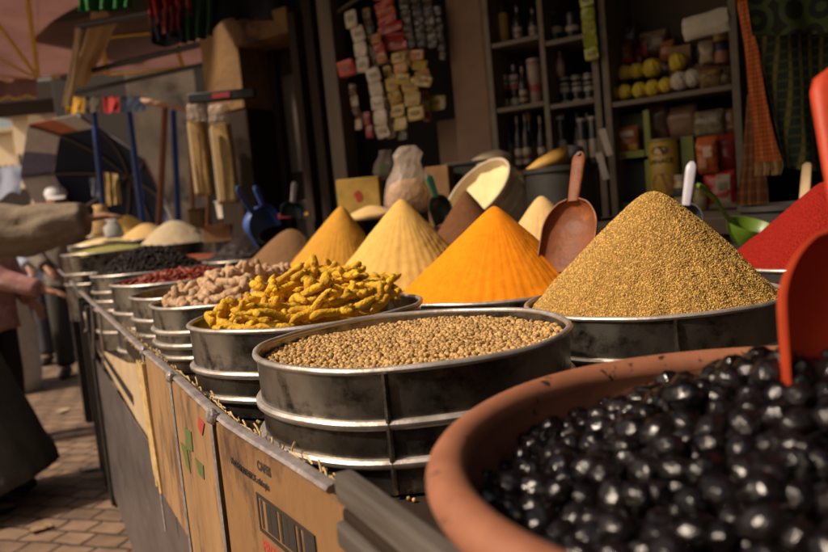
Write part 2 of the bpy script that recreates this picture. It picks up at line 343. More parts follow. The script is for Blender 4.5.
def ssheet(name, pts, n, m, th=.004, edge=.0):
    q = [SL(s, n, z) for s, z in pts]; k = len(q)
    return MB().add(q+[p+Vector((0, -th, 0)) for p in q], [tuple(range(k)), tuple(range(2*k-1, k-1, -1))]+[(i, i+k, (i+1) % k+k, (i+1) % k) for i in range(k)]).build(name, m, stall, False)
gp = [onf(*q, .205) for q in ((145, 438), (96, 360))]
ragged = [(gp[0][0]+(gp[1][0]-gp[0][0])*t, gp[0][1]+(gp[1][1]-gp[0][1])*t+.012*nz((t*14, 2, 0))) for t in np.linspace(0, 1, 14)]
ssheet('metal_panel', [(.3, .10), (.3, .70), (sD, .74)]+ragged+[(gp[1][0]+.0, .06)], .205, 'greypanel')
s_end = gp[1][0]
ssheet('cloth_scrap', [(sD+.02, .80), (sD+.03, .97), (sD+.25, .94), (sD+.5, .9), (sD+.8, .86), (s_end, .74), (s_end-.5, .72), (sD+.3, .70)], .215, 'cream')
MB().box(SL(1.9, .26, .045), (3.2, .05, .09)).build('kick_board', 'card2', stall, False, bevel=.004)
for s in (s_end+.04, s_end+.34, 4.4, 5.6): MB().box(SL(s, .215, .47), (.07, .05, .92)).build('post', 'steel', stall, False, bevel=.004)
ssheet('metal_panel', [(s_end+.09, .02), (s_end+.09, .74), (6.6, .74), (6.6, .02)], .24, 'steel')
MB().tube([SL(s_end-.55, .186, RAILZ-.005), SL(s_end-.45, .185, .88), SL(s_end-.3, .186, .80), SL(s_end-.2, .186, .73)], .004, 6).build('wire', 'rail', stall)
MB().tube([SL(s_end-.9, .186, RAILZ-.005), SL(s_end-.86, .185, .85), SL(s_end-.7, .186, .76)], .004, 6).build('wire', 'rail', stall)
MB().tube([SL(s_end+.05, .186, .9), SL(s_end-.08, .184, .84), SL(s_end+.2, .184, .80)], .005, 6).build('wire', 'galvridge', stall)
# grey wooden board closing the near end
pa, pb = onplane(342, 470, NS*.205, NS), onplane(450, 556, NS*.205, NS)
s0, s1 = pa.dot(US), pb.dot(US)-.2; zt = pa.z
MB().box(SL((s0+s1)/2, .205, zt-.012), (s0-s1, .017, .024)).build('top_board', 'wood_grey', stall, False, bevel=.003)
MB().box(SL((s0+s1)/2-.002, .199, zt-.05), (s0-s1, .012, .022)).build('top_board', 'wood_grey', stall, False, bevel=.004)
MB().box(SL((s0+s1)/2-.002, .206, zt-.20), (s0-s1, .012, .34)).build('end_board', 'wood_dark', stall, False, bevel=.003)
# printing on the cardboard
def font_mesh(cu, m):                                     # lettering as plain mesh
    tmp = bpy.data.objects.new('tmp', cu); C.objects.link(tmp); dg = bpy.context.evaluated_depsgraph_get(); dg.update()
    me = bpy.data.meshes.new_from_object(tmp.evaluated_get(dg)); bpy.data.objects.remove(tmp); bpy.data.curves.remove(cu)
    me.materials.clear(); me.materials.append(M[m] if isinstance(m, str) else m); me.name = 'lettering'
    t = bpy.data.objects.new('lettering', me); C.objects.link(t); return t
def text_on_card(body, s, z, size, m, n=.1835, slant=0, bold=0.):
    cu = bpy.data.curves.new('lettering', 'FONT'); cu.body = body; cu.size = size; cu.extrude = .0004; cu.offset = bold; cu.space_character = .95
    t = font_mesh(cu, m)
    t.parent = cards[0]; t.data.transform(Matrix.Translation(SL(s, n, z)) @ Matrix(((-1, 0, 0), (0, 0, 1), (0, 1, 0))).to_4x4() @ Matrix.Rotation(slant, 4, 'Z'))
ink, redink, greenink = cm(.03, .02, .015, .8), cm(.42, .05, .03, .8), cm(.10, .13, .03, .8)
def cp(px, py): return onf(px, py, .184)
s, z = cp(247, 464); text_on_card('CAFES', s, z-.008, .0145, ink, bold=.0006)
s, z = cp(228, 458); text_on_card('No.DE.01.10.E.07DE ethiopie', s, z-.007, .0115, ink, bold=.0003)
a, b_ = cp(247, 487), cp(288, 524)
fr = MB(); s_l, s_r = a[0], b_[0]; z_t = a[1]-.008; z_b = z_t-.045
for (x0, x1, y0, y1) in ((s_r, s_l, z_t-.004, z_t), (s_r, s_l, z_b, z_b+.004), (s_l-.004, s_l, z_b+.0041, z_t-.0041), (s_r, s_r+.004, z_b+.0041, z_t-.0041)):
    fr.box(SL((x0+x1)/2, .1832, (y0+y1)/2), (x1-x0, .001, y1-y0))
fr.build('printed_frame', ink, cards[0], False)
bars = MB()
for k, t in enumerate((.08, .2, .3, .42, .5, .6, .72, .84, .93)):
    bars.box(SL(s_l+(s_r-s_l)*t, .1836, (z_t+z_b)/2), (.006+.006*(k % 3), .001, .033))
bars.build('printed_bars', ink, cards[0], False)
text_on_card('PRODUCT', s_l-.004, z_b-.022, .019, redink, bold=.0006)
fr = MB()
for k in range(4): fr.box(SL(s_l-.012-.03*k, .1834, z_b-.055), (.014, .001, .05))
fr.build('printed_bars', ink, cards[0], False)
for pl, m in ((((197, 417), (203, 424), (201, 436), (197, 428)), redink), (((184, 428), (190, 432), (192, 452), (186, 450)), greenink), (((194, 458), (202, 466), (203, 480), (198, 474)), greenink), (((180, 442), (186, 448), (190, 474), (186, 466)), greenink)):
    q = [SL(*((lambda t: (t[0], .1815, t[1]))(onf(*p, .1815)))) for p in pl]
    MB().add(q+[p+Vector((0, .0008, 0)) for p in q], [(0, 1, 2, 3), (7, 6, 5, 4)]+[(i, (i+1) % 4, (i+1) % 4+4, i+4) for i in range(4)]).build('printed_mark', m, cards[1], False)
for o in [k for k in bpy.data.objects if k.parent in cards]:
    for v in o.data.vertices: v.co.y -= NR(v.co.x)-.193+.0004
# ------------------------------------------------------------------ galvanised tubs and what fills them
def tub(label, c, zr, rad, h, bands=(.45, .74), seam=None, group='galvanised tubs along the stall', seed=0, tilt=0):
    t = thing('metal_tub', label, 'tub', (c[0], c[1], zr-h), 0, group)
    def dent(p, i, a):
        k = 1+.006*nz((math.cos(a)*1.5, math.sin(a)*1.5, p.z*6), 1, seed); return Vector((p.x*k, p.y*k, p.z + .0025*nz((math.cos(a)*2, math.sin(a)*2, 5), 1, seed)))
    MB().lathe([(rad-.012, 0), (rad-.004, .004), (rad-.003, h*.5), (rad-.001, h-.006), (rad-.004, h-.004), (rad-.006, h*.5), (rad-.008, .012), (0.001, .012)], 96, True, True, fn=dent).build('body', 'galv', t)
    q = 10; MB().lathe([(rad-.0005+.0042*math.cos(2*PI*k/q), h-.002+.0042*math.sin(2*PI*k/q)) for k in range(q+1)], 96, False, fn=dent).build('rim', 'galvridge', t)
    for b in bands:
        z = h*(1-b); MB().lathe([(rad-.004, z+.006), (rad+.002, z+.0052), (rad+.0048, z+.002), (rad+.0042, z-.0025), (rad+.001, z-.0055), (rad-.004, z-.006)], 96, False, fn=dent).build('band', 'galvridge', t)
    a = seam if seam is not None else math.atan2(-c[1], -c[0])+.15
    MB().tube([(math.cos(a)*(rad+.001), math.sin(a)*(rad+.001), z) for z in np.linspace(.005, h-.006, 6)], .0042, 6, .8).build('seam', 'galv', t)
    if tilt: t.rotation_euler = (tilt, 0, 0)
    return t
def left_tan(px, py, z, rad):
    q = onz(px, py, z); d = Vector((q.x, q.y, 0)).normalized(); return Vector((q.x, q.y, 0))+Vector((d.y, -d.x, 0))*rad
def heap(name, label, cat, c, z0, rad, h, m, flutes=0, fa=.0, rough=.0, tip=.05, bulge=0., group=None, kind=None, seg=160, seed=1, off=(0, 0), nt=44):
    def hh(t):
        e = tip; base = 1-(math.sqrt(t*t+e*e)-e)/(math.sqrt(1+e*e)-e); return base+bulge*math.sin(PI*t)*(.6)
    prof = [(rad*(i/nt), h*hh(i/nt)) for i in range(nt, 0, -1)]+[(rad*.004, h)]
    def fn(p, i, a):
        t = min(1, max(0, 1-p.z/h)); k = 0
        if flutes: k += fa*(abs(math.sin(a*flutes/2+1.3*nz((math.cos(a)*2, math.sin(a)*2, 0), 1, seed)))-.5)*min(1, t*3)*(.4+.6*t)
        k += rough*nz((p.x*22, p.y*22, p.z*22), 1, seed)*t + rough*.5*nz((p.x*60, p.y*60, p.z*60), 1, seed) + .035*nz((math.cos(a)*1.6, math.sin(a)*1.6, p.z*9), 1, seed+2)*math.sin(PI*min(1, t))
        lean = (1-t); s = 1+k
        return Vector((p.x*s+off[0]*lean, p.y*s+off[1]*lean, p.z*(1+k*.25)))
    mb = MB().lathe([(rad*.985, -.02)]+prof, seg, True, True, fn=fn)
    o = mb.build(name, m, angle=180); o.location = (c[0], c[1], z0); tag(o, label, cat, group, kind)
    o['_h'] = h; return o, (lambda x, y: z0+h*hh(min(1, math.hypot(x, y)/rad)))
GH = 'heaped spice cones'
RAD = .205
cor = left_tan(254.7, 354, 1.08, RAD); tur = left_tan(188, 325, 1.08, RAD); gin = left_tan(150, 305, 1.08, RAD)
drk = left_tan(130, 297, 1.07, .2); chi = left_tan(110, 285, 1.08, .225); blk = left_tan(90, 276, 1.08, .235); f7 = left_tan(88, 263, 1.085, .2)
tub('galvanised tub of tan coriander seed, nearest and largest of the metal tubs', cor, 1.08, RAD, 1.08-PLAT-.001, (.43, .73), R(-99), seed=1)
tub('galvanised tub holding yellow turmeric roots, behind the coriander tub', tur, 1.08, RAD, 1.08-PLAT-.001, (.5, .78), seed=2)
tub('galvanised tub with three bands holding pale ginger roots', gin, 1.08, RAD, 1.08-PLAT-.001, (.38, .58, .76), seed=3)
tub('galvanised tub of dark crumbs squeezed between the ginger and red chilli tubs', drk, 1.07, .2, 1.07-PLAT-.001, (.45, .75), seed=4)
tub('tall galvanised tub holding red dried chillies', chi, 1.08, .225, 1.08-LOW-.001, (.3, .45, .7), seed=5)
tub('tall galvanised tub under the mound of black pods', blk, 1.08, .235, 1.08-LOW-.001, (.22, .34, .46, .75), seed=6)
tub('galvanised tub with reddish crumbs behind the black pod mound', f7, 1.085, .2, 1.085-LOW-.001, (.3, .5), seed=7)
# coriander seed: a bed of seeds nobody could count
def poisson(rad, sp, jitter=.35):
    out = []; ny = int(rad/sp/.866)+2; nx = int(rad/sp)+2
    for j in range(-ny, ny+1):
        for i in range(-nx, nx+1):
            x = (i+.5*(j % 2))*sp+rng.uniform(-jitter, jitter)*sp; y = j*.866*sp+rng.uniform(-jitter, jitter)*sp
            if x*x+y*y < rad*rad: out.append((x, y))
    return out
V1 = np.array([tuple(p) for p in ICO[1][0]]); F1 = np.array(ICO[1][1]); V0 = np.array([tuple(p) for p in ICO[0][0]]); F0 = np.array(ICO[0][1])
def scatter(name, centers, size, m, base=(V1, F1), flat=1., label=None, cat=None, parent=None):
    c = np.array(centers); n = len(c); v, f = base
    sc_ = size*rng.uniform(.8, 1.2, (n, 1, 1))*np.stack([np.ones(n), rng.uniform(.8, 1., n), np.full(n, flat)], 1)[:, None, :]
    q = rng.normal(size=(n, 4)); q /= np.linalg.norm(q, axis=1, keepdims=True); a, b, cc, d = q.T
    rot = np.stack([1-2*(cc*cc+d*d), 2*(b*cc-d*a), 2*(b*d+cc*a), 2*(b*cc+d*a), 1-2*(b*b+d*d), 2*(cc*d-b*a), 2*(b*d-cc*a), 2*(cc*d+b*a), 1-2*(b*b+cc*cc)], 1).reshape(n, 3, 3)
    P = np.einsum('nij,nkj->nki', rot, v[None]*sc_)+c[:, None, :]
    mb = MB(); mb.v = P.reshape(-1, 3).tolist(); mb.f = (f[None]+np.arange(n)[:, None, None]*len(v)).reshape(-1, 3).tolist()
    o = mb.build(name, m, parent, angle=180)
    o['kind'] = 'stuff'
    if label: tag(o, label, cat)
    return o
zs = 1.068
ctr = []
for (x, y) in poisson(RAD-.009, .0064)+poisson(RAD-.009, .0064): ctr.append((cor.x+x, cor.y+y, zs-.004+.006*nz((x*9, y*9, 0), 1, 4)+rng.uniform(-.003, .003)))
MB().lathe([(RAD-.008, -.02), (RAD-.008, 0), (.001, .002)], 64, True, True, (cor.x, cor.y, zs-.008)).build('x', 'coriander')
bed = bpy.data.objects['x']
seeds = scatter('coriander_seed', ctr, .0033, 'coriander', label='bed of round tan coriander seeds filling the nearest metal tub', cat='seeds')
bed.name = 'seed_bed'; bed.parent = seeds; bed['kind'] = 'stuff'
# fingers of turmeric, ginger: lumpy bent capsules
def root_mesh(name, m, length, rad, bend, knobs, seed, seg=10, n=20):
    mb = MB(); r_ = random.Random(seed); pts = []; rr = []
    for i in range(n+1):
        t = i/n; a = bend*(t-.5); pts.append(Vector(((t-.5)*length, math.cos(a*2)*length*.25*bend-.25*length*bend, .09*length*nz((t*2.2, seed, 0)))))
        rr.append(rad*max(.12, math.sqrt(max(0, 1-(abs(2*t-1))**5)))*(1+.24*nz((t*4, seed*1.3, 3))+.09*math.sin(t*52))*(1-.35*t))
    mb.tube(pts, rr, seg)
    for k in range(knobs):
        i = r_.randint(2, n-2); d = Vector((r_.uniform(-.5, .5), r_.uniform(-1, 1), r_.uniform(-.4, 1))).normalized(); l = rad*r_.uniform(1.5, 3.2)
        mb.tube([pts[i], pts[i]+d*l*.6, pts[i]+d*l, pts[i]+d*l*1.12], [rad*.8, rad*.75, rad*.6, rad*.15], seg)
    return mb.mesh(name, m, angle=180)
def pile(name, label, cat, group, meshes, c, surf, spots, lift, tilt=.35, size=(.85, 1.15), keep=None):
    made = []
    for (x, y, dz) in spots:
        me = meshes[rng.integers(len(meshes))]; o = bpy.data.objects.new(name, me); C.objects.link(o)
        e = .004; gx = (surf(x+e, y)-surf(x-e, y))/(2*e); gy = (surf(x, y+e)-surf(x, y-e))/(2*e)
        nrm = Vector((-gx, -gy, 1)).normalized(); a = rng.uniform(0, 2*PI); t = Vector((math.cos(a), math.sin(a), 0))
        if keep and max(math.hypot(x+t.x*keep[1], y+t.y*keep[1]), math.hypot(x-t.x*keep[1], y-t.y*keep[1])) > keep[0]: t = Vector((-y, x, 0)).normalized()
        t = (t-nrm*t.dot(nrm)).normalized()
        t = (t+nrm*rng.normal(0, tilt)).normalized(); m = frame((c[0]+x, c[1]+y, surf(x, y)+lift+dz), t, nrm.cross(t)); k = rng.uniform(*size)
        o.matrix_world = m @ Matrix.Rotation(rng.uniform(0, 2*PI), 4, 'X') @ Matrix.Diagonal((k, k, k, 1)); tag(o, label, cat, group); made.append(o)
    return made
def surf_t(x, y):
    r = math.hypot(x-.035, y-.01)/.2; return 1.062+.056*max(0, 1-r*r)**1.0
tm = [root_mesh('turmeric_root', 'turmeric', l, r, b, k, i) for i, (l, r, b, k) in enumerate(((.075, .0078, .08, 1), (.09, .008, .04, 2), (.058, .0086, .05, 2), (.08, .0074, .12, 1), (.068, .0082, .02, 1), (.045, .0098, .1, 2), (.098, .0078, .05, 2), (.06, .0074, .05, 1)))]
heap('turmeric_root_pile', 'mass of yellow turmeric roots lying underneath the upper ones', 'roots', tur, 1.045, RAD-.02, .03, 'turmeric', rough=.04, tip=.5, kind='stuff', seg=64)
sp = [(x, y, 0) for x, y in poisson(RAD-.04, .034, .45)]+[(x, y, .011) for x, y in poisson(.15, .046, .45)]+[(x+.03, y+.01, .022) for x, y in poisson(.1, .06, .4)]
pile('turmeric_root', 'knobbly yellow turmeric root heaped in the metal tub', 'root', 'turmeric roots in the tub', tm, tur, surf_t, sp, .004, .42, keep=(RAD-.014, .055))
def surf_g(x, y):
    r = math.hypot(x-.02, y-.01)/.2; return 1.064+.05*max(0, 1-r*r)
gm = [root_mesh('ginger_root', 'ginger', l, r, b, k, 20+i) for i, (l, r, b, k) in enumerate(((.06, .0105, .3, 2), (.075, .011, .4, 3), (.05, .012, .15, 2), (.068, .010, .5, 3), (.045, .013, .2, 3)))]
heap('ginger_root_pile', 'mass of pale ginger roots lying underneath the upper ones', 'roots', gin, 1.045, RAD-.02, .025, 'ginger', rough=.04, tip=.5, kind='stuff', seg=64)
sp = [(x, y, 0) for x, y in poisson(RAD-.03, .037, .45)]+[(x, y, .012) for x, y in poisson(.13, .05, .45)]
pile('ginger_root', 'pale dry ginger root heaped in the metal tub', 'root', 'ginger roots in the tub', gm, gin, surf_g, sp, .005, .25, keep=(RAD-.014, .045))
heap('dark_crumbs', 'dark brown crumbs in the tub between ginger and chillies', 'spice', drk, 1.045, .182, .02, 'darkbrown', rough=.05, tip=.5, kind='stuff', seg=64)
def surf_c(x, y): return 1.062+.035*max(0, 1-(x*x+y*y)/.04)
cmesh = [root_mesh('dried_chilli', 'chilli', l, r, b, 0, 40+i, 7, 7) for i, (l, r, b) in enumerate(((.05, .0062, .8), (.04, .007, .5), (.06, .0058, 1.1)))]
heap('chilli_pile', 'mass of red dried chillies lying underneath the upper ones', 'chillies', chi, 1.05, .205, .035, 'chilli', rough=.05, tip=.5, kind='stuff', seg=64)
pile('dried_chilli', 'wrinkled red dried chilli heaped in a metal tub', 'chilli', 'dried chillies in the tub', cmesh, chi, surf_c, [(x, y, 0) for x, y in poisson(.2, .028, .45)], .004, .3, keep=(.212, .03))
o, fn = heap('black_pods', 'mound of small black pods spilling up from a tall metal tub', 'pods', blk, 1.06, .225, .105, 'dark_pods', rough=.2, tip=.35, bulge=.12, kind='stuff', seg=80)
q = []
for x, y in poisson(.22, .0115, .45): q.append((x, y, fn(x, y)-1.06+rng.uniform(-.002, .012)))
s_ = scatter('pod', q, .0075, 'dark_pods', flat=.6, parent=o)
heap('reddish_crumbs', 'reddish brown crumbs in the tub behind the black pods', 'spice', f7, 1.06, .19, .04, 'redspice', rough=.15, tip=.5, kind='stuff', seg=64)
# second row: cones
ora = Vector((.1635, 1.688, 0)); ses = Vector((.392, 1.295, 0)); yel = Vector((-.035, 2.076, 0)); mus = Vector((-.269, 2.61, 0)); bro = Vector((-.529, 3.234, 0))
def cone_at(name, label, px, py, c, zr, rad, m, trad, tlabel, h=None, **k):
    ap = D(px, py, c.y); o, fn = heap(name, label, 'spice', c, zr-.004, rad, (ap.z-zr+.004), m, off=(max(-.05, min(.05, ap.x-c.x)), 0), group=GH, **k)
    tub(tlabel, c, zr, trad, zr-PLAT-.001, (.55,), seed=int(px)); return o, fn
cone_at('spice_cone', 'tall bright orange turmeric powder cone with raked sides', 494, 206, ora, 1.05, .203, 'orange', .218, 'galvanised tub beneath the bright orange powder cone', flutes=58, fa=.03, rough=.02, tip=.05)
so_, sfn = cone_at('spice_cone', 'coarse golden sesame seed cone beside the orange cone', 652, 192, ses, 1.058, .196, 'sesame', .208, 'galvanised tub beneath the golden sesame cone', rough=.03, tip=.12, bulge=.03, flutes=26, fa=.02)
me = so_.data; q = []
co = np.array([v.co for v in me.vertices]); fcs = np.array([p.vertices[:] for p in me.polygons if len(p.vertices) == 4])
A_ = co[fcs[:, 0]]; B_ = co[fcs[:, 1]]; C_ = co[fcs[:, 2]]; D_ = co[fcs[:, 3]]
ar = np.linalg.norm(np.cross(C_-A_, D_-B_), axis=1); idx = rng.choice(len(fcs), 36000, p=ar/ar.sum()); u = rng.random((36000, 1)); v = rng.random((36000, 1))
q = (A_[idx]*(1-u)+B_[idx]*u)*(1-v)+(D_[idx]*(1-u)+C_[idx]*u)*v
scatter('sesame_grain', q, .0017, 'sesame_grain', (V0, F0), .6, parent=so_)
cone_at('spice_cone', 'pale yellow ginger powder cone left of the orange one', 401, 199, yel, 1.04, .208, 'yellow', .22, 'galvanised tub beneath the pale yellow cone', flutes=40, fa=.02, rough=.03, tip=.06)
cone_at('spice_cone', 'mustard yellow curry cone behind the pale yellow cone', 341, 206, mus, 1.035, .195, 'mustard', .205, 'galvanised tub beneath the mustard yellow cone', flutes=50, fa=.02, rough=.02, tip=.06)
cone_at('spice_mound', 'rounded mound of brown seed left of the mustard cone', 290, 229, bro, 1.04, .19, 'brownheap', .2, 'galvanised tub beneath the brown seed mound', rough=.03, tip=.3)
# third row
db = Vector((.17, 2.47, 0)); db.x = D(466, 200, 2.47).x
cone_at('spice_cone', 'dark brown cinnamon cone peeking above the orange cone', 465, 190, db, 1.03, .19, 'darkbrown', .2, 'galvanised tub under the dark brown cone', flutes=30, fa=.01, rough=.015, tip=.04)
pc = Vector((D(541, 200, 2.15).x, 2.15, 0))
cone_at('spice_cone', 'small pale cream cone between orange cone and wooden scoop', 541, 196, pc, 1.06, .15, 'pale', .16, 'small galvanised tub under the cream cone', flutes=24, fa=.02, rough=.02, tip=.12)
rc = Vector((D(828, 240, 1.6).x, 1.6, 0))
cone_at('spice_cone', 'bright red paprika cone at the right edge', 826, 181, rc, 1.06, .205, 'red', .215, 'galvanised tub under the red paprika cone', rough=.03, tip=.08)
# far end of the stall
def far(px, py, d, apx, apy, name, label, cat, rad, m, tlabel, tip=.3, rough=.08, tilt=0, kind=None, bands=(.3, .45)):
    p = D(px, py, d); c = Vector((p.x, d, 0)); zr = p.z
    a = D(apx, apy, d); heap(name, label, cat, c, zr-.008, rad-.008, max(.02, a.z-zr), m, rough=rough, tip=tip, seg=80, kind=kind)
    return tub(tlabel, c, zr, rad, zr-LOW-.001, bands, seed=int(px))
far(195, 258, 4.2, 200, 252, 'red_flakes', 'low bed of reddish brown flakes in a shallow far tub', 'spice', .22, 'redspice', 'galvanised tub of reddish brown flakes', .5, kind='stuff')
far(246, 258, 3.75, 256, 233, 'dark_berries', 'dark brown berries heaped in front of the blue scoops', 'berries', .2, 'dark_pods', 'galvanised tub of dark brown berries', .4, .15, kind='stuff')
far(112, 250, 4.5, 120, 243, 'green_lentils', 'flat green and yellow lentils in the wide far tub', 'lentils', .27, 'lentil', 'wide galvanised tub of green lentils', .6, .1, kind='stuff')
far(104, 243, 5.15, 100, 237, 'pale_grain', 'pinkish white grain in the tub behind the green lentils', 'grain', .22, 'flour', 'galvanised tub of pinkish white grain', .6, .1, kind='stuff')
far(176, 243, 5.0, 176, 219, 'white_beans', 'pale mound of dried beans in a tub left of the blue scoops', 'beans', .24, 'beans', 'galvanised tub heaped with pale beans', .6, .05)
far(128, 234, 5.85, 128, 214, 'yellow_spice', 'soft yellow spice mound at the far end of the stall', 'spice', .22, 'yellow', 'galvanised tub of soft yellow spice at the far end', .35, .04)
far(148, 238, 5.4, 146, 222, 'beige_spice', 'beige spice mound beside the soft yellow one', 'spice', .22, 'pale', 'galvanised tub of beige spice at the far end', .35, .04)
# ------------------------------------------------------------------ terracotta bowl and olives
BC = Vector((1.564*.16, 2.9225*.16, 0)); BR = 1.594*.16; BZ = EYE-.16
bowl = thing('terracotta_bowl', 'large round terracotta bowl heaped with black olives', 'bowl', (BC.x, BC.y, PLAT+.001))
rr = .0135; zt = BZ-PLAT-rr; prof = [(.12, 0), (.15, .004), (BR-.05, zt*.45), (BR-.022, zt-.01)]+[(BR-rr+rr*math.cos(a), zt+rr*math.sin(a)) for a in np.linspace(-.9, PI+.5, 14)]+[(BR-.045, zt*.6), (BR-.09, .03), (.12, .014), (.001, .012)]
MB().lathe(prof, 128, True, True, fn=lambda p, i, a: p*(1+.006*nz((math.cos(a)*1.3, math.sin(a)*1.3, p.z*8)))).build('body', 'terra', bowl, angle=70)
def surf_o(x, y):
    d = math.hypot(x-.03, y-.04)/.17; return BZ-.052+.08*math.exp(-d*d)-.012*max(0, math.hypot(x, y)/BR-.75)
def olive(seed):
    def f(p):
        r = 1+.08*nz(p, 1.7, seed)+.085*nz(p, 3.2, seed+5)+.045*nz((p.x*3, p.y*8, p.z*8), 1, seed+9); q = p*r
        d = max(0, q.x-.8); return Vector((q.x-d*1.1, q.y, q.z))
    return MB().ico(Matrix.Diagonal((.0122, .0097, .0094, 1)), 3, f).mesh('black_olive', 'olive', angle=180)
om = [olive(i) for i in range(6)]
cand = []
for lay, (sp_, rad) in enumerate(((.0196, BR-.032), (.0196, BR-.034))):
    for x, y in poisson(rad, sp_, .3): cand.append((x, y, -lay*.012+rng.normal(0, .003)))
cand = [q for q in cand]
def vis(q):
    p = Vector((BC.x+q[0], BC.y+q[1], surf_o(q[0], q[1]))); l = CAMROT.transposed() @ (p-CAM)
    if l.z > -.05: return 1e9
    px = 414+F*l.x/-l.z; py = 276-F*l.y/-l.z
    return (0 if (px < 850 and py < 572 and q[2] > -.008) else 100)+(p-CAM).length
cand.sort(key=vis)
top, rest = cand[:290], cand[290:]
pile('black_olive', 'wrinkled glossy black olive in the terracotta bowl', 'olive', 'black olives in the bowl', om, BC, surf_o, top, .0, .25, (.82, 1.22))
mb = MB()
for (x, y, dz) in rest:
    me = om[rng.integers(6)]; k = rng.uniform(.9, 1.15)
    m4 = Matrix.Translation((BC.x+x, BC.y+y, surf_o(x, y)+dz)) @ Matrix.Rotation(rng.uniform(0, 6.3), 4, Vector(rng.normal(size=3)).normalized()) @ Matrix.Diagonal((k, k, k, 1))
    mb.add([m4 @ v.co for v in me.vertices], [p.vertices[:] for p in me.polygons])
tag(mb.build('black_olives', 'olive', angle=180), 'mass of black olives deeper in the terracotta bowl', 'olives', kind='stuff')
# ------------------------------------------------------------------ scoops
def scoop(name, label, neck, tip_, face, Lb, wb, wh, dep, m, hm=None, flat=.35, round_=True, wtop=None, hole=False, bend=0.):
    neck = Vector(neck); z = (Vector(tip_)-neck); Lh = z.length; z.normalize(); y = Vector(face); y = (y-z*y.dot(z)).normalized(); x = y.cross(z)
    t = thing(name, label, 'scoop', neck); mw = Matrix((x, y, z)).transposed().to_4x4(); mw.translation = neck; t.matrix_world = mw
    def f(u, v):
        k = math.sin(min(1, v/.42)*PI/2)**.55 if v > 0 else 0; wd = wh*.8+(wb-wh*.8)*k; dd = .006+(dep-.006)*k*(1-.35*v); a = PI*u
        return Vector((-wd/2*math.cos(a), -dd*math.sin(a)**.75+.004, -v*Lb-(.02*Lb if 0 else 0)+Lb*.06*math.sin(a)*v))
    MB().sheet(f, 28, 22, .0028).build('blade', m, t, angle=60)
    wt = wtop or wh*1.05; pr = []
    for i in range(13):
        tt = i/12; ww = (wh*.8+(wt-wh*.8)*tt)/2
        if tt > .8: ww *= math.sqrt(max(.02, 1-((tt-.8)/.2)**2*.9))
        ring = []
        for k in range(12):
            a = 2*PI*k/12; ring.append(Vector((ww*math.copysign(abs(math.cos(a))**.6, math.cos(a)), ww*flat*math.copysign(abs(math.sin(a))**.6, math.sin(a))-.002, Lh*tt-.003)))
        pr.append(ring)
    MB().loft(pr).build('handle', hm or m, t, angle=60)
    if hole: MB().tube([(0, -wt*flat*.5-.001, Lh*.9), (0, wt*flat*.5+.001, Lh*.9)], wt*.13, 10).build('hole', cm(.01, .008, .008), t)
    return t
redp = mat('red_plastic', (.48, .05, .014), .5, vary=.3, scale=20, spec=.28, bump=.12, stain=(.30, .03, .012), sscale=16, sthr=.6)
woodp = mat('scoop_wood', (.24, .075, .028), .5, vary=.45, scale=20, bump=.2, stain=(.42, .15, .02), sscale=9, sthr=.58, spec=.2)
bluep = mat('blue_plastic', (.05, .11, .36), .4, scale=20); tealp = mat('teal_plastic', (.012, .06, .075), .4, scale=20)
greenp = mat('green_plastic', (.12, .21, .015), .4, scale=20); dgreen = mat('dark_green_plastic', (.02, .11, .07), .4, scale=20)
greyp = mat('grey_plastic', (.42, .40, .47), .35, scale=20)
toc = lambda p: (CAM-p).normalized()
def scoop_px(name, label, nk, tp, d, dt, blade_px, wb_px, wh_px, dep, m, tilt=(0, 0, 0), **k):
    n_ = D(*nk, d); t_ = D(*tp, d+dt); f = (toc(n_)+Vector(tilt)); u = d/F
    return scoop(name, label, n_, t_, f, blade_px*u, wb_px*u, wh_px*u, dep, m, **k)
scoop_px('scoop', 'big red orange scoop standing in the black olives at the right edge', (857, 232), (842, 62), .52, .05, 205, 150, 52, .042, redp, (.4, 0, -.1), wtop=.05, flat=.3)
scoop_px('scoop', 'reddish brown scoop standing upright between orange and golden cones', (573, 200), (580, 150), 1.62, .05, 78, 56, 15, .035, woodp, (-.5, 0, .3), hole=True)
scoop_px('scoop', 'blue scoop nearest of the pair, standing in dark berries', (253, 212), (237, 186), 3.6, -.1, 36, 33, 9, .08, bluep, (.9, 0, .1))
scoop_px('scoop', 'smaller blue scoop standing behind the nearer blue one', (263, 205), (255, 185), 4.0, 0, 24, 22, 7, .06, bluep, (.7, 0, .1))
scoop_px('scoop', 'dark teal scoop with pale grey handle near the wooden door', (293, 202), (295, 181), 3.9, 0, 16, 22, 6, .05, tealp, (.3, 0, .3), hm=cm(.45, .42, .42))
scoop_px('scoop', 'scoop with dark green handle before the plastic bag', (436, 196), (428, 174), 2.75, 0, 30, 22, 8, .05, cm(.015, .02, .018), (.2, 0, .3), hm=dgreen)
scoop_px('scoop', 'steel scoop with pale grey handle behind the golden cone', (686, 204), (692, 160), 1.9, .02, 34, 34, 11, .04, cm(.03, .035, .04, .3), (-.2, 0, .3), hm=greyp)
p = D(752, 226, 1.95); ld = thing('ladle', 'lime green plastic ladle between golden and red cones', 'ladle', p)
MB().lathe([(.012, -.052), (.036, -.046), (.056, -.018), (.063, .004), (.060, .004), (.052, -.016), (.034, -.042), (.004, -.047)], 40, True, True).build('cup', greenp, ld)
ld.rotation_euler = (R(18), R(12), 0)
e = D(697, 184, 1.95)-p; e.rotate(ld.rotation_euler.to_matrix().transposed()); e0 = e.normalized()*.055; e0.z = 0
MB().tube([e0, e0+(e-e0)*.15, e*.7, e*.97, e], [.010, .012, .013, .014, .006], 10, .5).build('handle', greenp, ld)
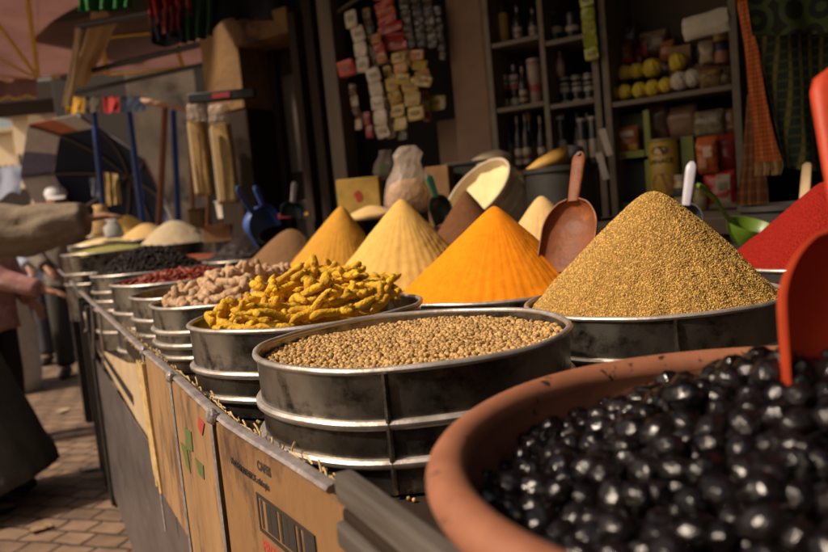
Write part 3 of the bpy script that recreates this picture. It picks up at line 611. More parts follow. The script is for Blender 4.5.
# ------------------------------------------------------------------ the shop behind
shop = thing('shop_building', 'open fronted shop building with plaster pillar, ochre wall and dark recess', 'building', wp(0, 0, 0), WALL_ROT)
def WL(a, off, z): return Vector((a, -off, z))           # shop-local point
def A_(px, py=100, off=0): return wa(W(px, py, off))
def wbox(name, a0, a1, o0, o1, z0, z1, m, parent=None, bevel=.004):
    return MB().box(WL((a0+a1)/2, (o0+o1)/2, (z0+z1)/2), (abs(a1-a0), abs(o1-o0), abs(z1-z0))).build(name, m, parent or shop, False, bevel=bevel)
def post_px(name, top, bot, off, wd, dp, m, parent=None, z0=0., z1=None):
    t, b = W(*top, off), W(*bot, off); a = (wa(t)+wa(b))/2
    return wbox(name, a-wd/2, a+wd/2, off-dp, off, z0, z1 or 3.3, m, parent)
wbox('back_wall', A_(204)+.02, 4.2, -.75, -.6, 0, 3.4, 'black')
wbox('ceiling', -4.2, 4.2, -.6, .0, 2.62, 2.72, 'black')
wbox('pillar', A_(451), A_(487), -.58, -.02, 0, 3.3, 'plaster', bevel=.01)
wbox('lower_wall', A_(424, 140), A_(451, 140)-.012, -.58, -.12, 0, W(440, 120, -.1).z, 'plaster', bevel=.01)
wbox('jamb', A_(428, 60)+.05, A_(451, 60)-.012, -.58, -.2, W(440, 120, -.1).z+.002, 2.6, 'wood_dark')
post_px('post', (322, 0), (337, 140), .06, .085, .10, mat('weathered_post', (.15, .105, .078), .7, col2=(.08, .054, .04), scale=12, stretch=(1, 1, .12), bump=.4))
post_px('post', (306, 0), (318, 140), .0, .06, .10, 'wood_dark')
post_px('post', (296, 60), (306, 180), .03, .05, .07, 'wood_dark', z1=2.25)
zo = W(222, 112).z; wbox('wall', A_(203), A_(241), -.58, -.02, zo, 3.3, 'ochre', bevel=.01); wbox('wall', A_(203)+.01, A_(241), -.58, -.03, 0, zo-.002, 'wood_dark', bevel=.01)
wbox('lintel', A_(241)+.01, A_(298), -.3, .02, W(270, 38).z, W(270, 38).z+.13, 'ochre', bevel=.008)
dr = wbox('door', A_(243), A_(283), -.34, -.25, 0, W(262, 42).z, 'wood_dark')
a0, a1 = A_(243), A_(283); zt = W(262, 42).z
for k in range(3): wbox('door_panel', a0+.07, a1-.07, -.249, -.235, .1+zt*.32*k, .1+zt*.32*k+zt*.25, mat('door_plank', (.06, .038, .027), .6, col2=(.04, .026, .02), scale=12, bump=.3), dr, .012)
for f_ in (a0+.01, a1-.05): wbox('door_frame', f_, f_+.045, -.25, -.21, 0, zt, 'wood_dark')
wbox('plinth', A_(300), A_(451)-.013, -.57, -.05, 0, .95, 'wood_dark')
# shelving units
def unit(label, pl, pr, shelves, off=0., dep=.32, posts=(), z0=.4, z1=2.6, backm='black'):
    al, ar = A_(pl), A_(pr); c = wp((al+ar)/2, off, 0); t = thing('shelving_unit', label, 'shelf', c, WALL_ROT); hw = (ar-al)/2
    for s in (-1, 1): MB().box((s*(hw-.014), dep/2, (z0+z1)/2), (.028, dep, z1-z0)).build('side_panel', 'shelfwood', t, False, bevel=.003)
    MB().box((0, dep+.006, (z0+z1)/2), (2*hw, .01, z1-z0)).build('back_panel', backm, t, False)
    for p in posts:
        a = A_(p)-(al+ar)/2; MB().box((a, dep/2, (z0+z1)/2), (.024, dep-.004, z1-z0)).build('divider', 'shelfwood', t, False, bevel=.003)
    for (px, py, p0, p1) in shelves:
        z = W(px, py, off).z; x0 = (A_(p0)-(al+ar)/2 if p0 else -hw+.029); x1 = (A_(p1)-(al+ar)/2 if p1 else hw-.029)
        if p0: x0 += .013
        if p1: x1 -= .013
        MB().box(((x0+x1)/2, dep/2+.002, z), (x1-x0, dep-.006, .02)).build('shelf', 'shelfwood', t, False, bevel=.003)
    return t
unit('wide shelving unit of yellow bundles, tins and snack bags', 604, 741, [(670, 96, 0, 0), (640, 212, 0, 0), (660, 300, 0, 0)], backm=cm(.11, .08, .055, .8))
unit('tall dark shelving unit full of bottles and jars', 489, 601, [(515, 41, 0, 546), (520, 107, 0, 546), (572, 38, 546, 0), (575, 103, 546, 0), (545, 170, 0, 546), (575, 168, 546, 0)], posts=(546,))
def it(x0, y0, x1, y1, off=-.12):
    mx, my = (x0+x1)/2, (y0+y1)/2; l, r = W(x0, my, off), W(x1, my, off); b, t = W(mx, y1, off), W(mx, y0, off)
    return b, (r-l).length, t.z-b.z
def jar(label, rect, col, group=None, bands=(), lid=None, off=-.12, shape='can', cat='bottle', name='bottle', rough=.3, zb=None):
    p, wd, h = it(*rect, off=off); r = wd/2
    if zb is not None: h += p.z-zb; p.z = zb
    t = thing(name, label, cat, p, WALL_ROT, group); k = .004
    if shape == 'can': pf = [(r*.97, 0), (r, .004), (r, h*.94), (r*.94, h*.96), (r*.9, h)]
    elif shape == 'jar': pf = [(r*.9, 0), (r, h*.06), (r, h*.72), (r*.8, h*.82), (r*.76, h*.86), (r*.76, h)]
    else: pf = [(r*.92, 0), (r, .006), (r, h*.56), (r*.86, h*.66), (r*.4, h*.78), (r*.32, h*.86), (r*.32, h)]
    MB().lathe(pf, 24, True, True).build('body', cm(*col, rough), t)
    for z0, z1, c in bands: MB().lathe([(r*1.0, h*z0), (r*1.02, h*z0+.001), (r*1.02, h*z1-.001), (r*1.0, h*z1)], 24, False).build('label', cm(*c, .5), t)
    if lid:
        rl = pf[-1][0]*1.12; MB().lathe([(rl, h*.9 if shape != 'can' else h*.97), (rl, h*1.03), (rl*.9, h*1.045)], 20, True, True).build('cap', cm(*lid, .4), t)
    return t
zr1, zr2 = W(515, 41).z+.0105, W(520, 107).z+.0105; zq1, zq2 = W(572, 38).z+.0105, W(575, 103).z+.0105; zr3 = W(545, 170).z+.0105; zq3 = W(575, 168).z+.0105
bk, wt = (.018, .018, .024), (.5, .44, .38)
jar('upper left jar with dull yellow label on the bottle shelf', (488, 5, 497, 37), (.05, .04, .02), 'upper shelf jars', [(.15, .7, (.36, .24, .05))], bk, zb=zr1, shape='jar', name='jar', cat='jar')
jar('yellow labelled jar, brightest on the upper bottle shelf', (499, 4, 509, 36), (.06, .04, .02), 'upper shelf jars', [(.12, .78, (.56, .37, .07))], bk, zb=zr1, shape='jar', name='jar', cat='jar')
jar('dark bottle right of the yellow labelled jar', (513, 6, 524, 35), bk, 'dark upper bottles', [(.2, .5, (.14, .16, .22))], bk, zb=zr1, shape='bottle')
jar('dark bottle in the upper row next to the shelf divider', (529, 8, 539, 34), bk, 'dark upper bottles', [(.2, .5, (.14, .16, .22))], bk, zb=zr1, shape='bottle')
for lab, x in (('leftmost of three dark bottles with white labels', 495), ('middle one of three dark bottles with white labels', 505), ('rightmost of three dark bottles with white labels', 516)):
    jar(lab, (x-4.5, 66, x+4.5, 106-(x-495)*.1), bk, 'white labelled bottles', [(.08, .24, wt), (.45, .56, (.45, .12, .08)), (.57, .63, wt), (.67, .80, wt)], wt, zb=zr2, shape='bottle')
jar('tall pinkish bottle beside the shelf divider', (530, 60, 543, 104), (.30, .2, .16), None, [(.3, .45, (.36, .07, .06)), (.46, .9, (.42, .30, .24))], (.4, .3, .25), zb=zr2)
for i, (x, lab) in enumerate(((503, 'bottle with bright orange cap at lower left of bottle shelf'), (511, 'bottle with dull amber cap between two orange capped ones'), (533, 'bottle with orange cap nearest the divider on the low shelf'))):
    jar(lab, (x-5, 114, x+5, 168), (.05, .035, .025), 'bottles with orange caps', [(.1, .5, (.2, .15, .1))], ((.55, .23, .05), (.35, .2, .05), (.5, .22, .06))[i], zb=zr3, shape='bottle')
jar('bottle with yellow cap under the stacked dark jars', (559, 114, 572, 166), (.05, .035, .025), None, [(.1, .45, (.12, .10, .08))], (.55, .32, .05), zb=zq3, shape='bottle')
for i, x in enumerate((556, 573)): jar(('left dark cup with a white band under the top shelf', 'right dark cup with a white band under the top shelf')[i], (x-7, 14, x+7, 35), bk, 'dark cups', [(.35, .55, wt)], bk, zb=zq1, name='cup', cat='cup')
jar('small pink pump bottle amid the dark jars', (557, 52, 565, 76), (.42, .2, .14), None, [(.2, .5, (.5, .34, .28))], (.5, .42, .36), zb=zq2+.119, shape='bottle', off=-.11)
for r_ in range(3):
    for i, x in enumerate((554, 566, 578, 590)):
        if r_ == 2 and i == 0: continue
        jar('small dark jar with white band stacked on the bottle shelf', (x-5, 80, x+5, 100), bk, 'stacked dark jars', [(.5, .7, wt), (.1, .16, wt)], bk, zb=zq2+.0565*r_, name='jar', cat='jar')
def pack(name, label, cat, rect, m, off=-.1, d=.05, group=None, kind='bag', tiltz=0, zb=None, patch=(), crimp=True, roll=0):
    p, wd, h = it(*rect, off=off)
    if zb is not None: h += p.z-zb; p.z = zb
    t = thing(name, label, cat, p, WALL_ROT+tiltz, group); sd_ = int(rect[0]*7+rect[1])
    if roll: t.rotation_euler[1] = roll
    if kind == 'box': MB().box((0, 0, h/2), (wd, d, h)).build('body', m, t, False, bevel=.002)
    else:
        rings = []
        for i in range(15):
            v = i/14; k = (1-abs(2*v-1)**3.5)
            ring = []
            for j in range(20):
                a = 2*PI*j/20; x = math.copysign(abs(math.cos(a))**.5, math.cos(a))*wd/2*(.95+.05*k); y = math.sin(a)*d/2*(k+.04)
                q = Vector((x, y, v*h)); q += Vector((nz(q, 40, sd_)*.006, nz(q, 34, sd_+2)*.011*k, nz(q, 30, sd_+4)*.006)); ring.append(q)
            rings.append(ring)
        MB().loft(rings).build('body', m, t, angle=180)
    for (u0, u1, v0, v1, c) in patch:
        def f(u, v, u0=u0, u1=u1, v0=v0, v1=v1):
            x = (u0+(u1-u0)*u-.5)*wd; z = (v0+(v1-v0)*v)*h; k = (1-abs(2*z/h-1)**3.5) if kind != 'box' else 1
            y = -(d/2)*(k+.04)*(math.sqrt(max(0, 1-min(1, abs(2*x/wd))**4)) if kind != 'box' else .97)-.004; return Vector((x, y, z))
        MB().sheet(f, 8, 8, .0015).build('print', cm(*c, .45), t)
    return t
zs1 = W(670, 96).z+.0105; zs2 = W(640, 212).z+.0105
for x in (491, 500, 507, 520, 527, 536): jar('unlabelled dark bottle at the back of the left bottle shelves', (x-4, 112, x+4, 160), bk, 'dark bottles at the back', [(.15, .45, (.30, .24, .18))], (.1, .07, .05), zb=zr3, shape='bottle', off=-.24)
for x in (494, 504, 514, 524, 533): jar('unlabelled dark bottle at the back of the left bottle shelves', (x-4, 62, x+4, 100), (.03, .02, .015), 'dark bottles at the back', [(.2, .5, (.34, .27, .2))], (.2, .17, .14), zb=zr2, shape='bottle', off=-.24)
for x in (551, 562, 574, 586): jar('dark jar in the back row of the right bottle shelves', (x-5, 78, x+5, 104), bk, 'back row jars', [(.3, .6, (.36, .31, .27))], (.12, .1, .08), zb=zq2, shape='can', off=-.25, name='jar', cat='jar')
for x in (552, 580, 590): jar('dark bottle low on the right bottle shelves', (x-5, 114, x+5, 160), (.04, .03, .02), 'low dark bottles', [(.1, .5, (.2, .17, .13))], (.3, .25, .2), zb=zq3, shape='bottle', off=-.14)
for lb, q, c in (('dull purple packet at the back of the upper shelf', (612, 24, 640, 50), (.09, .04, .06)), ('dark green packet leaning behind the brown carton', (690, 40, 716, 74), (.05, .07, .03)), ('tan packet standing behind the yellow bundles', (655, 52, 684, 80), (.26, .17, .10)), ('reddish packet standing in the middle of the upper shelf', (632, 46, 654, 80), (.26, .05, .03))): pack('snack_packet', lb, 'packet', q, cm(*c, .35, stain=(.35, .25, .12), sscale=40., sthr=.58), -.25, .05)
for x, y0, z_ in ((519, 8, zr1), (534.5, 10, zr1), (524, 68, zr2), (498, 116, zr3), (519, 118, zr3), (527, 116, zr3), (542, 118, zr3)): jar('dark bottle with pale label in the front row of the left bottle shelves', (x-4, y0, x+4, y0+30), (.03, .022, .018), 'front row dark bottles', [(.12, .42, (.42, .34, .26)), (.2, .3, (.3, .08, .05))], (.3, .2, .12), zb=z_, shape='bottle', off=-.08)
for x, y0, z_ in ((590, 16, zq1), (562, 118, zq3), (583, 120, zq3), (594, 118, zq3)): jar('dark jar with pale label in the front row of the right bottle shelves', (x-4.5, y0, x+4.5, y0+24), (.03, .022, .018), 'front row dark jars', [(.15, .55, (.40, .33, .27))], (.35, .3, .25), zb=z_, shape='can', off=-.08, name='jar', cat='jar')
for lb, q, c, of in (('cream and red packet leaning beside the banded can', (700, 40, 715, 64), (.5, .38, .25), -.12), ('orange packet on the upper shelf behind the lone yellow bundle', (660, 40, 676, 62), (.42, .16, .04), -.2), ('dull gold bag squeezed between the two bag rows', (655, 112, 672, 140), (.4, .26, .08), -.2), ('brown bag at the right end of the middle level', (722, 108, 738, 136), (.22, .11, .05), -.12), ('small pale packet under the green carton', (684, 176, 700, 211), (.5, .42, .3), -.14)): pack('snack_packet', lb, 'packet', q, cm(*c, .3, stain=(.3, .05, .03), sscale=45., sthr=.57), of, .045)
# yellow knobbly bundles in two rows on the upper shelf
yb = mat('yellow_bundle', (.78, .56, .04), .6, vary=.35, scale=40, bump=.4); wb = mat('white_bundle', (.66, .58, .45), .6, scale=40, bump=.4, stain=(.12, .08, .05), sscale=22, sthr=.58)
def bundle(px, py, wd, m, label, off, group):
    c = W(px, py, off); r = wd/2*3.3/F; t = MB()
    def f(p):
        k = 1+.10*nz(p, 3.2, int(px))+.05*math.sin(9*math.atan2(p.y, p.x)+4*p.z); return p*k
    t.ico(Matrix.Diagonal((r, r, r*1.08, 1)), 3, f); o = t.build('bundle', m, angle=180); o.location = c; o.rotation_euler = (0, 0, WALL_ROT); tag(o, label, 'bundle', group); return o
ups = ['leftmost yellow bundle in the upper row', 'second yellow bundle from the left in the upper row', 'third yellow bundle from the left in the upper row', 'biggest yellow bundle, in the middle of the upper row', 'lone yellow bundle above the white ones']
for (px, py, wd), lb in zip(((613, 75, 14), (625, 73, 14), (637, 71, 14), (652, 68, 17), (678, 62, 16)), ups): bundle(px, py, wd, yb, lb, -.13, 'yellow bundles on the shelf')
los = ['leftmost yellow bundle in the lower row', 'second yellow bundle from the left in the lower row', 'middle yellow bundle of the lower row', 'fourth yellow bundle from the left in the lower row', 'rightmost yellow bundle, touching a white one']
for (px, py, wd), lb in zip(((612, 94, 13), (625, 92, 13), (640, 90, 14), (653, 88, 14), (666, 85, 13)), los): bundle(px, py, wd, yb, lb, -.07, 'yellow bundles on the shelf')
bundle(680, 81, 16, wb, 'white mottled bundle left of its twin', -.06, 'white bundles'); bundle(693, 78, 15, wb, 'white mottled bundle right of its twin', -.06, 'white bundles')
pack('snack_packet', 'brown and red packet with white corner behind yellow bundles', 'packet', (609, 40, 634, 66), cm(.18, .06, .03, .4), -.2, .05, patch=[(.05, .4, .1, .5, (.6, .5, .42)), (.4, .95, .05, .25, (.5, .05, .04))])
pack('snack_packet', 'dark brown packet with beige top on upper shelf', 'packet', (641, 30, 671, 58), cm(.10, .045, .03, .4), -.22, .06, patch=[(.0, .9, .78, .98, (.36, .24, .14)), (.1, .3, .1, .6, (.4, .05, .04)), (.5, .8, .4, .65, (.3, .2, .13))])
pack('carton', 'plain brown carton behind the white sheet', 'box', (672, 46, 694, 80), cm(.30, .18, .09, .8), -.2, .06, kind='box')
ws = pack('paper_sheet', 'crumpled white paper sheet slanting at the top of the shelf', 'paper', (684, 12, 731, 36), cm(.74, .66, .54, .8), .0, .03, kind='bag', roll=R(-4))
jar('yellow and blue banded can under the white sheet', (715, 28, 729, 62), (.30, .12, .05), None, [(.02, .3, (.32, .14, .06)), (.34, .62, (.03, .03, .09)), (.64, .9, (.66, .45, .06))], None, zb=W(722, 62, -.1).z, name='can', cat='can')
MB().tube([W(696, 73, -.1), W(715, 77, -.1)], .009, 8).build('rod', cm(.3, .2, .12, .5)); tag(bpy.data.objects['rod'], 'short brown rod lying under the banded can', 'rod')
pack('carton', 'low brown carton carrying the banded can', 'box', (697, 62, 733, 80), cm(.20, .11, .06, .8), -.2, .08, kind='box')
pack('snack_packet', 'black and gold speckled packet right of the white bundles', 'packet', (700, 68, 722, 88), mat('speckled_foil', (.36, .22, .06), .4, col2=(.03, .02, .015), scale=60), -.06, .04, tiltz=.1)
pack('snack_packet', 'dark speckled packet in the shelf corner', 'packet', (719, 68, 733, 88), mat('speckled_foil', (.16, .10, .05), .4, col2=(.02, .015, .012), scale=70), -.08, .04)
# lime display racks
limep = mat('lime_card', (.26, .30, .04), .55, vary=.2, scale=20)
def rack(label, x0, y0, x1, y1):
    p, wd, h = it(x0, y0, x1, y1, -.05); t = thing('display_rack', label, 'rack', p, WALL_ROT)
    for s, q in ((-1, .014), (1, .024)): MB().box((s*(wd/2-q/2-.002), .04, h/2), (q, .08, h)).build('side', limep, t, False, bevel=.002)
    MB().box((0, 0, .014), (wd-.06, .006, .026)).build('front_lip', limep, t, False); MB().box((0, .07, h/2), (wd-.06, .006, h-.004)).build('back', cm(.03, .028, .012), t, False)
    MB().tube([(-wd*.25, -.006, .014), (-wd*.12, -.006, .014)], .008, 8, .5).build('emblem', cm(.5, .08, .03), t)
    return t
rack('upper lime green display rack with orange packets', 611, 112, 652, 158); rack('lower lime green display rack, empty', 614, 161, 654, 209)
pack('snack_packet', 'orange red packet inside the upper lime rack', 'packet', (620, 126, 640, 152), cm(.42, .12, .03, .35), -.08, .03, patch=[(.5, .9, .05, .3, (.7, .42, .05)), (.1, .8, .6, .8, (.5, .36, .24))])
pack('coffee_bag', 'dark brown bag standing on the big yellow tin', 'bag', (648, 104, 670, 141), cm(.13, .07, .05, .35), -.12, .05, patch=[(.1, .4, .5, .9, (.28, .05, .05))])
pack('snack_bag', 'large translucent brownish bag on the middle level', 'bag', (667, 104, 700, 140), cm(.30, .17, .11, .3), -.15, .08); pack('snack_bag', 'olive and white crinkled bag right of the brownish one', 'bag', (695, 110, 726, 138), mat('olive_foil', (.34, .28, .18), .3, col2=(.06, .05, .03), scale=40), -.1, .07)
tin = jar('large yellow tin with brown oval emblem and reddish picture', (652, 141, 681, 196), (.62, .40, .05), None, [], None, -.05, name='tin', cat='tin', rough=.35)
_, tw, th_ = it(652, 141, 681, 196, -.05); tr = tw/2
def on_tin(name, m, fn_, n=28):
    pts = [fn_(2*PI*k/n) for k in range(n)]; mk = lambda r: [Vector((r*math.sin(x/tr), -r*math.cos(x/tr), z)) for x, z in pts]
    a, b = mk(tr+.0004), mk(tr+.0018); MB().add(a+b, [tuple(range(n-1, -1, -1)), tuple(range(n, 2*n))]+[(k, (k+1) % n, (k+1) % n+n, k+n) for k in range(n)]).build(name, m, tin)
on_tin('emblem', cm(.06, .018, .012, .4), lambda a: (math.cos(a)*tr*.62, th_*.83+math.sin(a)*th_*.085)); on_tin('picture', cm(.34, .11, .05, .4), lambda a: (math.cos(a)*tr*.72+.004, th_*.24+math.sin(a)*th_*.20*(1+.1*math.sin(3*a))))
MB().lathe([(tr*.98, th_), (tr*1.03, th_+.003), (tr*1.03, th_+.009), (tr*.95, th_+.009)], 32, False).build('rim', cm(.45, .33, .16, .35), tin)
cu = bpy.data.curves.new('t', 'FONT'); cu.body = 'LANACE'; cu.size = .026; cu.extrude = .0006; cu.align_x = 'CENTER'; cu.offset = .0004
lt = font_mesh(cu, cm(.06, .02, .012, .4)); lt.parent = tin
for v in lt.data.vertices: x, y, z = v.co; rr_ = tr+.0014+z; v.co = (rr_*math.sin(x/tr), -rr_*math.cos(x/tr), th_*.60+y)
pack('carton', 'narrow green carton behind the pale grey scoop handle', 'box', (684, 136, 697, 176), cm(.22, .26, .04, .6), -.08, .05, kind='box')
pack('snack_bag', 'shiny orange and red snack bag with pale streaks', 'bag', (698, 136, 719, 174), cm(.62, .14, .03, .3, stain=(.75, .5, .3), sscale=26., sthr=.57), -.02, .05, patch=[(.1, .5, .15, .4, (.7, .36, .2)), (.4, .8, .45, .72, (.75, .55, .38))])
pack('snack_bag', 'dark red snack bag beside the orange one', 'bag', (717, 133, 738, 172), cm(.28, .025, .02, .35, stain=(.06, .05, .02), sscale=30., sthr=.55), -.08, .06)
pack('snack_bag', 'red bag with pale panel on the lower shelf', 'bag', (706, 171, 738, 212), cm(.48, .03, .025, .35), -.04, .06, patch=[(.42, .85, .12, .92, (.42, .34, .22)), (.5, .78, .35, .75, (.14, .13, .05))])
jar('small cream jar with dark emblem below the yellow tin', (675, 176, 692, 213), (.62, .46, .20), None, [(.45, .7, (.06, .07, .09))], (.5, .42, .3), .02, 'jar', name='jar', cat='jar')
jar('small yellow jar right of the cream jar', (693, 186, 708, 213), (.40, .28, .07), None, [(.3, .6, (.5, .4, .2))], (.3, .2, .08), .0, 'jar', name='jar', cat='jar')
# hanging packets
def strip(label, px0, py0, px1, py1, n, wpx, col, off, group, alt=None, cat='sachets', name='sachet_strip'):
    a, b = W(px0, py0, off), W(px1, py1, off); t = thing(name, label, cat, a, WALL_ROT, group); L_ = (b-a).length/n; wd = wpx*a.y/F; d = (b-a)/n; rot = Matrix.Rotation(-WALL_ROT, 3, 'Z'); d = rot @ d
    for i in range(n):
        mb = MB(); c = alt if (alt and i % 2) else col; sd_ = int(px0+i*3)
        def f(p): return Vector((math.copysign(abs(p.x)**.3, p.x)*wd/2, p.y*.005+.006*nz(p, 2, sd_), math.copysign(abs(p.z)**.3, p.z)*L_*.5))
        mb.ico(Matrix.Translation(d*(i+.5)+Vector((0, .004*nz((i, 0, 0), 3, sd_), 0))) @ Matrix.Rotation(.4*nz((i, 3, 0), 2.3, sd_), 4, 'Y') @ Matrix.Rotation(.6*nz((i, 5, 0), 2.7, sd_), 4, 'X'), 2, f); o = mb.build('sachet', cm(*c, .22, stain=((.30, .04, .02) if (i+sd_) % 3 == 0 else (.05, .03, .02)) if c[0] > .3 else (.25, .16, .06), sscale=55., sthr=.56), t, angle=180)
        if i % 2 == 0: MB().box(d*(i+.5)+Vector((0, -.0065, 0)), (wd*.5, .004, L_*.3)).build('print', cm(*(k*.45 for k in c), .4), o, False)
    return t
G_ = 'sachet strips hanging by the shop opening'
wh_, gd, rd = (.62, .52, .40), (.52, .34, .05), (.42, .035, .02)
strip('short strip of white sachets with round marks, left of red ones', 357, 26, 364, 72, 3, 15, wh_, .06, G_)
strip('white rounded packet hanging at the top left of the sachets', 350, 10, 352, 28, 1, 14, (.55, .48, .3), .08, G_)
strip('long white sachet strip hanging lowest at left', 372, 68, 384, 138, 5, 16, wh_, .08, G_)
strip('second white strip just right of the long one', 379, 84, 392, 138, 4, 11, (.55, .44, .30), .05, G_)
strip('gold sachet strip beside the white strips', 391, 78, 402, 130, 4, 15, gd, .08, G_, (.42, .26, .03))
strip('gold sachet strip with orange tints at upper right', 397, 52, 404, 84, 3, 16, gd, .1, G_, (.5, .2, .04))
strip('gold sachet strip hanging in the middle of the golden group', 408, 78, 417, 120, 3, 19, gd, .09, G_, (.40, .25, .03))
strip('orange gold sachets right of the golden group', 415, 50, 424, 80, 3, 17, (.50, .20, .04), .07, G_, gd)
strip('small yellow sachet row low at right of the packets', 430, 98, 440, 108, 1, 24, (.4, .27, .04), .0, G_)
strip('pale gold sachet pair under the orange ones', 421, 76, 425, 86, 1, 20, (.46, .32, .07), .1, G_)
strip('deep red packets hanging above the gold sachets', 389, 24, 396, 50, 3, 30, rd, .05, G_, (.3, .02, .02))
strip('red and orange packets at the very top of the display', 382, -8, 388, 24, 4, 22, (.55, .10, .03), .05, G_, rd)
strip('orange packet strip on the left edge of the red ones', 375, 34, 383, 62, 3, 12, (.55, .2, .04), .08, G_, rd)
for k, (x, lb) in enumerate(((403, 'black packet strip right of the red packets'), (415, 'middle black packet strip at the top'), (426, 'black packet strip nearest the pillar'))): strip(lb, x, -6, x+8, 48, 7, 11, (.035, .03, .028), .04, G_, (.09, .08, .07))
strip('dark green packets hanging left of the red ones', 369, 24, 377, 66, 4, 9, (.05, .05, .025), .04, G_)
strip('small red packet sticking out left of the white strip', 342, 62, 350, 74, 1, 22, (.55, .06, .03), .05, G_)
strip('dark red packet low beside the long white strip', 366, 112, 371, 138, 2, 9, (.30, .02, .03), .06, G_)
MB().tube([W(345, 77, .03), W(398, 58, .03)], .012, 8, .5).build('rod', cm(.34, .30, .26, .4)); tag(bpy.data.objects['rod.001'], 'thin metal rod that carries the hanging sachets', 'rod')
MB().tube([W(338, 12, .0), W(362, -4, .0)], .018, 8, .5).build('rod', cm(.2, .17, .13, .5)); tag(bpy.data.objects['rod.002'], 'upper metal rod at the top left of the sachets', 'rod')
for lb, a, b, n, w_, c, al in (('small brown sachets in the gap left of the white strip', (352, 84), (360, 130), 4, 9, (.16, .08, .04), (.3, .2, .1)), ('narrow ochre strip between white and gold sachets', (386, 66), (394, 84), 2, 10, (.45, .25, .04), None), ('thin copper coloured strip below the black packets', (404, 50), (411, 66), 2, 12, (.36, .13, .04), gd), ('dull silver packets at the right edge of the display', (437, 6), (443, 60), 6, 8, (.12, .11, .10), (.05, .045, .04)),
        ('faded red strip low beside the gold sachets', (424, 90), (428, 122), 3, 9, (.28, .06, .03), (.4, .25, .06)), ('dark olive strip behind the gold sachets', (399, 120), (404, 140), 2, 12, (.10, .085, .03), None), ('cream and red sachet strip above the long white strip', (366, 46), (371, 68), 2, 13, (.58, .46, .32), (.45, .1, .06)), ('tan strip next to the short white strip', (366, 8), (370, 40), 3, 9, (.38, .26, .13), (.2, .12, .06))): strip(lb, *a, *b, n, w_, c, .03, G_, al)
cs = strip('yellow green crisp packets hanging at the shelf edge', 586, -6, 592, 60, 5, 14, (.42, .44, .03), .03, 'crisp packets', (.30, .36, .02))
for lb, q in (('white price tag hanging beside the shelving, upper of two', (603, 128, 609, 156)), ('lower white price tag hanging beside the shelving', (599, 152, 606, 180))):
    a, b = W(q[0]+3, q[1], .06), W(q[2]-3, q[3], .06); MB().box((0, 0, 0), (.028, .004, (a-b).length)).build('price_tag', cm(.55, .5, .42, .7), bevel=.001); o = bpy.data.objects[[k.name for k in bpy.data.objects if k.name.startswith('price_tag')][-1]]; o.location = (a+b)/2; o.rotation_euler = (R(4), R(-12), WALL_ROT); tag(o, lb, 'tag', 'white price tags')
# ------------------------------------------------------------------ clutter between the cones and the shop
def counter_z(p): return PLAT
back = thing('back_counter', 'low dark counter between the cones and the shop', 'counter', wp((A_(346, 200, .8)+2.5)/2, .55, 0), WALL_ROT); bw = 2.5-A_(346, 200, .8)
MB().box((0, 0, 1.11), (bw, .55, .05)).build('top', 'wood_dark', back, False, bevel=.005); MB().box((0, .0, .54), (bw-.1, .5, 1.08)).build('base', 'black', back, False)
def cut(name, label, cat, rect, d, dep, m, rz=0., kind='box', **k):
    l, r, b, t = D(rect[0], (rect[1]+rect[3])/2, d), D(rect[2], (rect[1]+rect[3])/2, d), D((rect[0]+rect[2])/2, rect[3], d), D((rect[0]+rect[2])/2, rect[1], d)
    th = thing(name, label, cat, b, rz); return th, (r-l).length, t.z-b.z
t, a, h = cut('carton', 'orange brown carton standing left of the tilted flour tub', 'box', (433, 166, 456, 226), 3.1, 0, 0, -.25)
MB().box((0, 0, h/2), (a, .12, h)).build('body', 'card', t, False, bevel=.003); MB().tube([(a*.2, -.0615, h*.28), (a*.2, -.065, h*.28)], .02, 14).build('emblem', cm(.05, .07, .02), t)
t, a, h = cut('black_crate', 'black box behind the orange brown carton', 'box', (455, 162, 494, 226), 3.25, 0, 0, -.2); MB().box((0, 0, h/2), (a, .2, h)).build('body', cm(.022, .02, .016), t, False, bevel=.004); MB().box((0, 0, h-.004), (a+.012, .212, .014)).build('rim', cm(.05, .042, .03), t, False, bevel=.003)
t, a, h = cut('carton', 'yellow carton with a red spot left of the plastic bag', 'box', (342, 178, 384, 215), 3.55, 0, 0, -.1)
MB().box((0, 0, h/2), (a, .14, h)).build('body', cm(.52, .31, .05, .7, vary=.35), t, False, bevel=.004); MB().lathe([(.016, 0), (.03, .002), (.034, .004)], 9, True, True, fn=lambda p, i, a: Vector((p.x*.55*(1+.3*math.sin(5*a)), -.0705-p.z*.3, p.y*.8+.085))).build('emblem', cm(.4, .04, .02), t)
# tilted tub wrapped in clear film
tt = thing('flour_tub', 'tilted cream tub of pale flour wrapped in brownish film', 'tub', (0, 0, 0)); p0 = D(478, 192, 2.75); ax = (Vector((-.62, -.40, .68))).normalized()
x_ = ax.cross(Vector((0, 0, 1))).normalized(); mw = Matrix((x_, ax.cross(x_), ax)).transposed().to_4x4(); mw.translation = p0-ax*.2; tt.matrix_world = mw; rr = .148
MB().lathe([(rr*.80, 0), (rr*.96, .19), (rr, .198), (rr*.99, .21), (rr*.93, .21), (rr*.91, .196), (rr*.76, .01), (.001, .008)], 64, True, True).build('body', cm(.56, .45, .31, .5), tt)
MB().lathe([(rr*.91, .12), (rr*.905, .176), (rr*.6, .182), (rr*.3, .172), (.002, .178)], 48, True, True, fn=lambda p, i, a: p+Vector((0, 0, .012*nz(p, 22)))).build('flour', 'flour', tt)
MB().lathe([(rr*.84, -.01), (rr*1.02, .1), (rr*1.03, .18)], 48, True, fn=lambda p, i, a: p*(1+.07*nz((math.cos(a)*4, math.sin(a)*4, p.z*20)))).build('film_wrap', 'plastic', tt, angle=180)
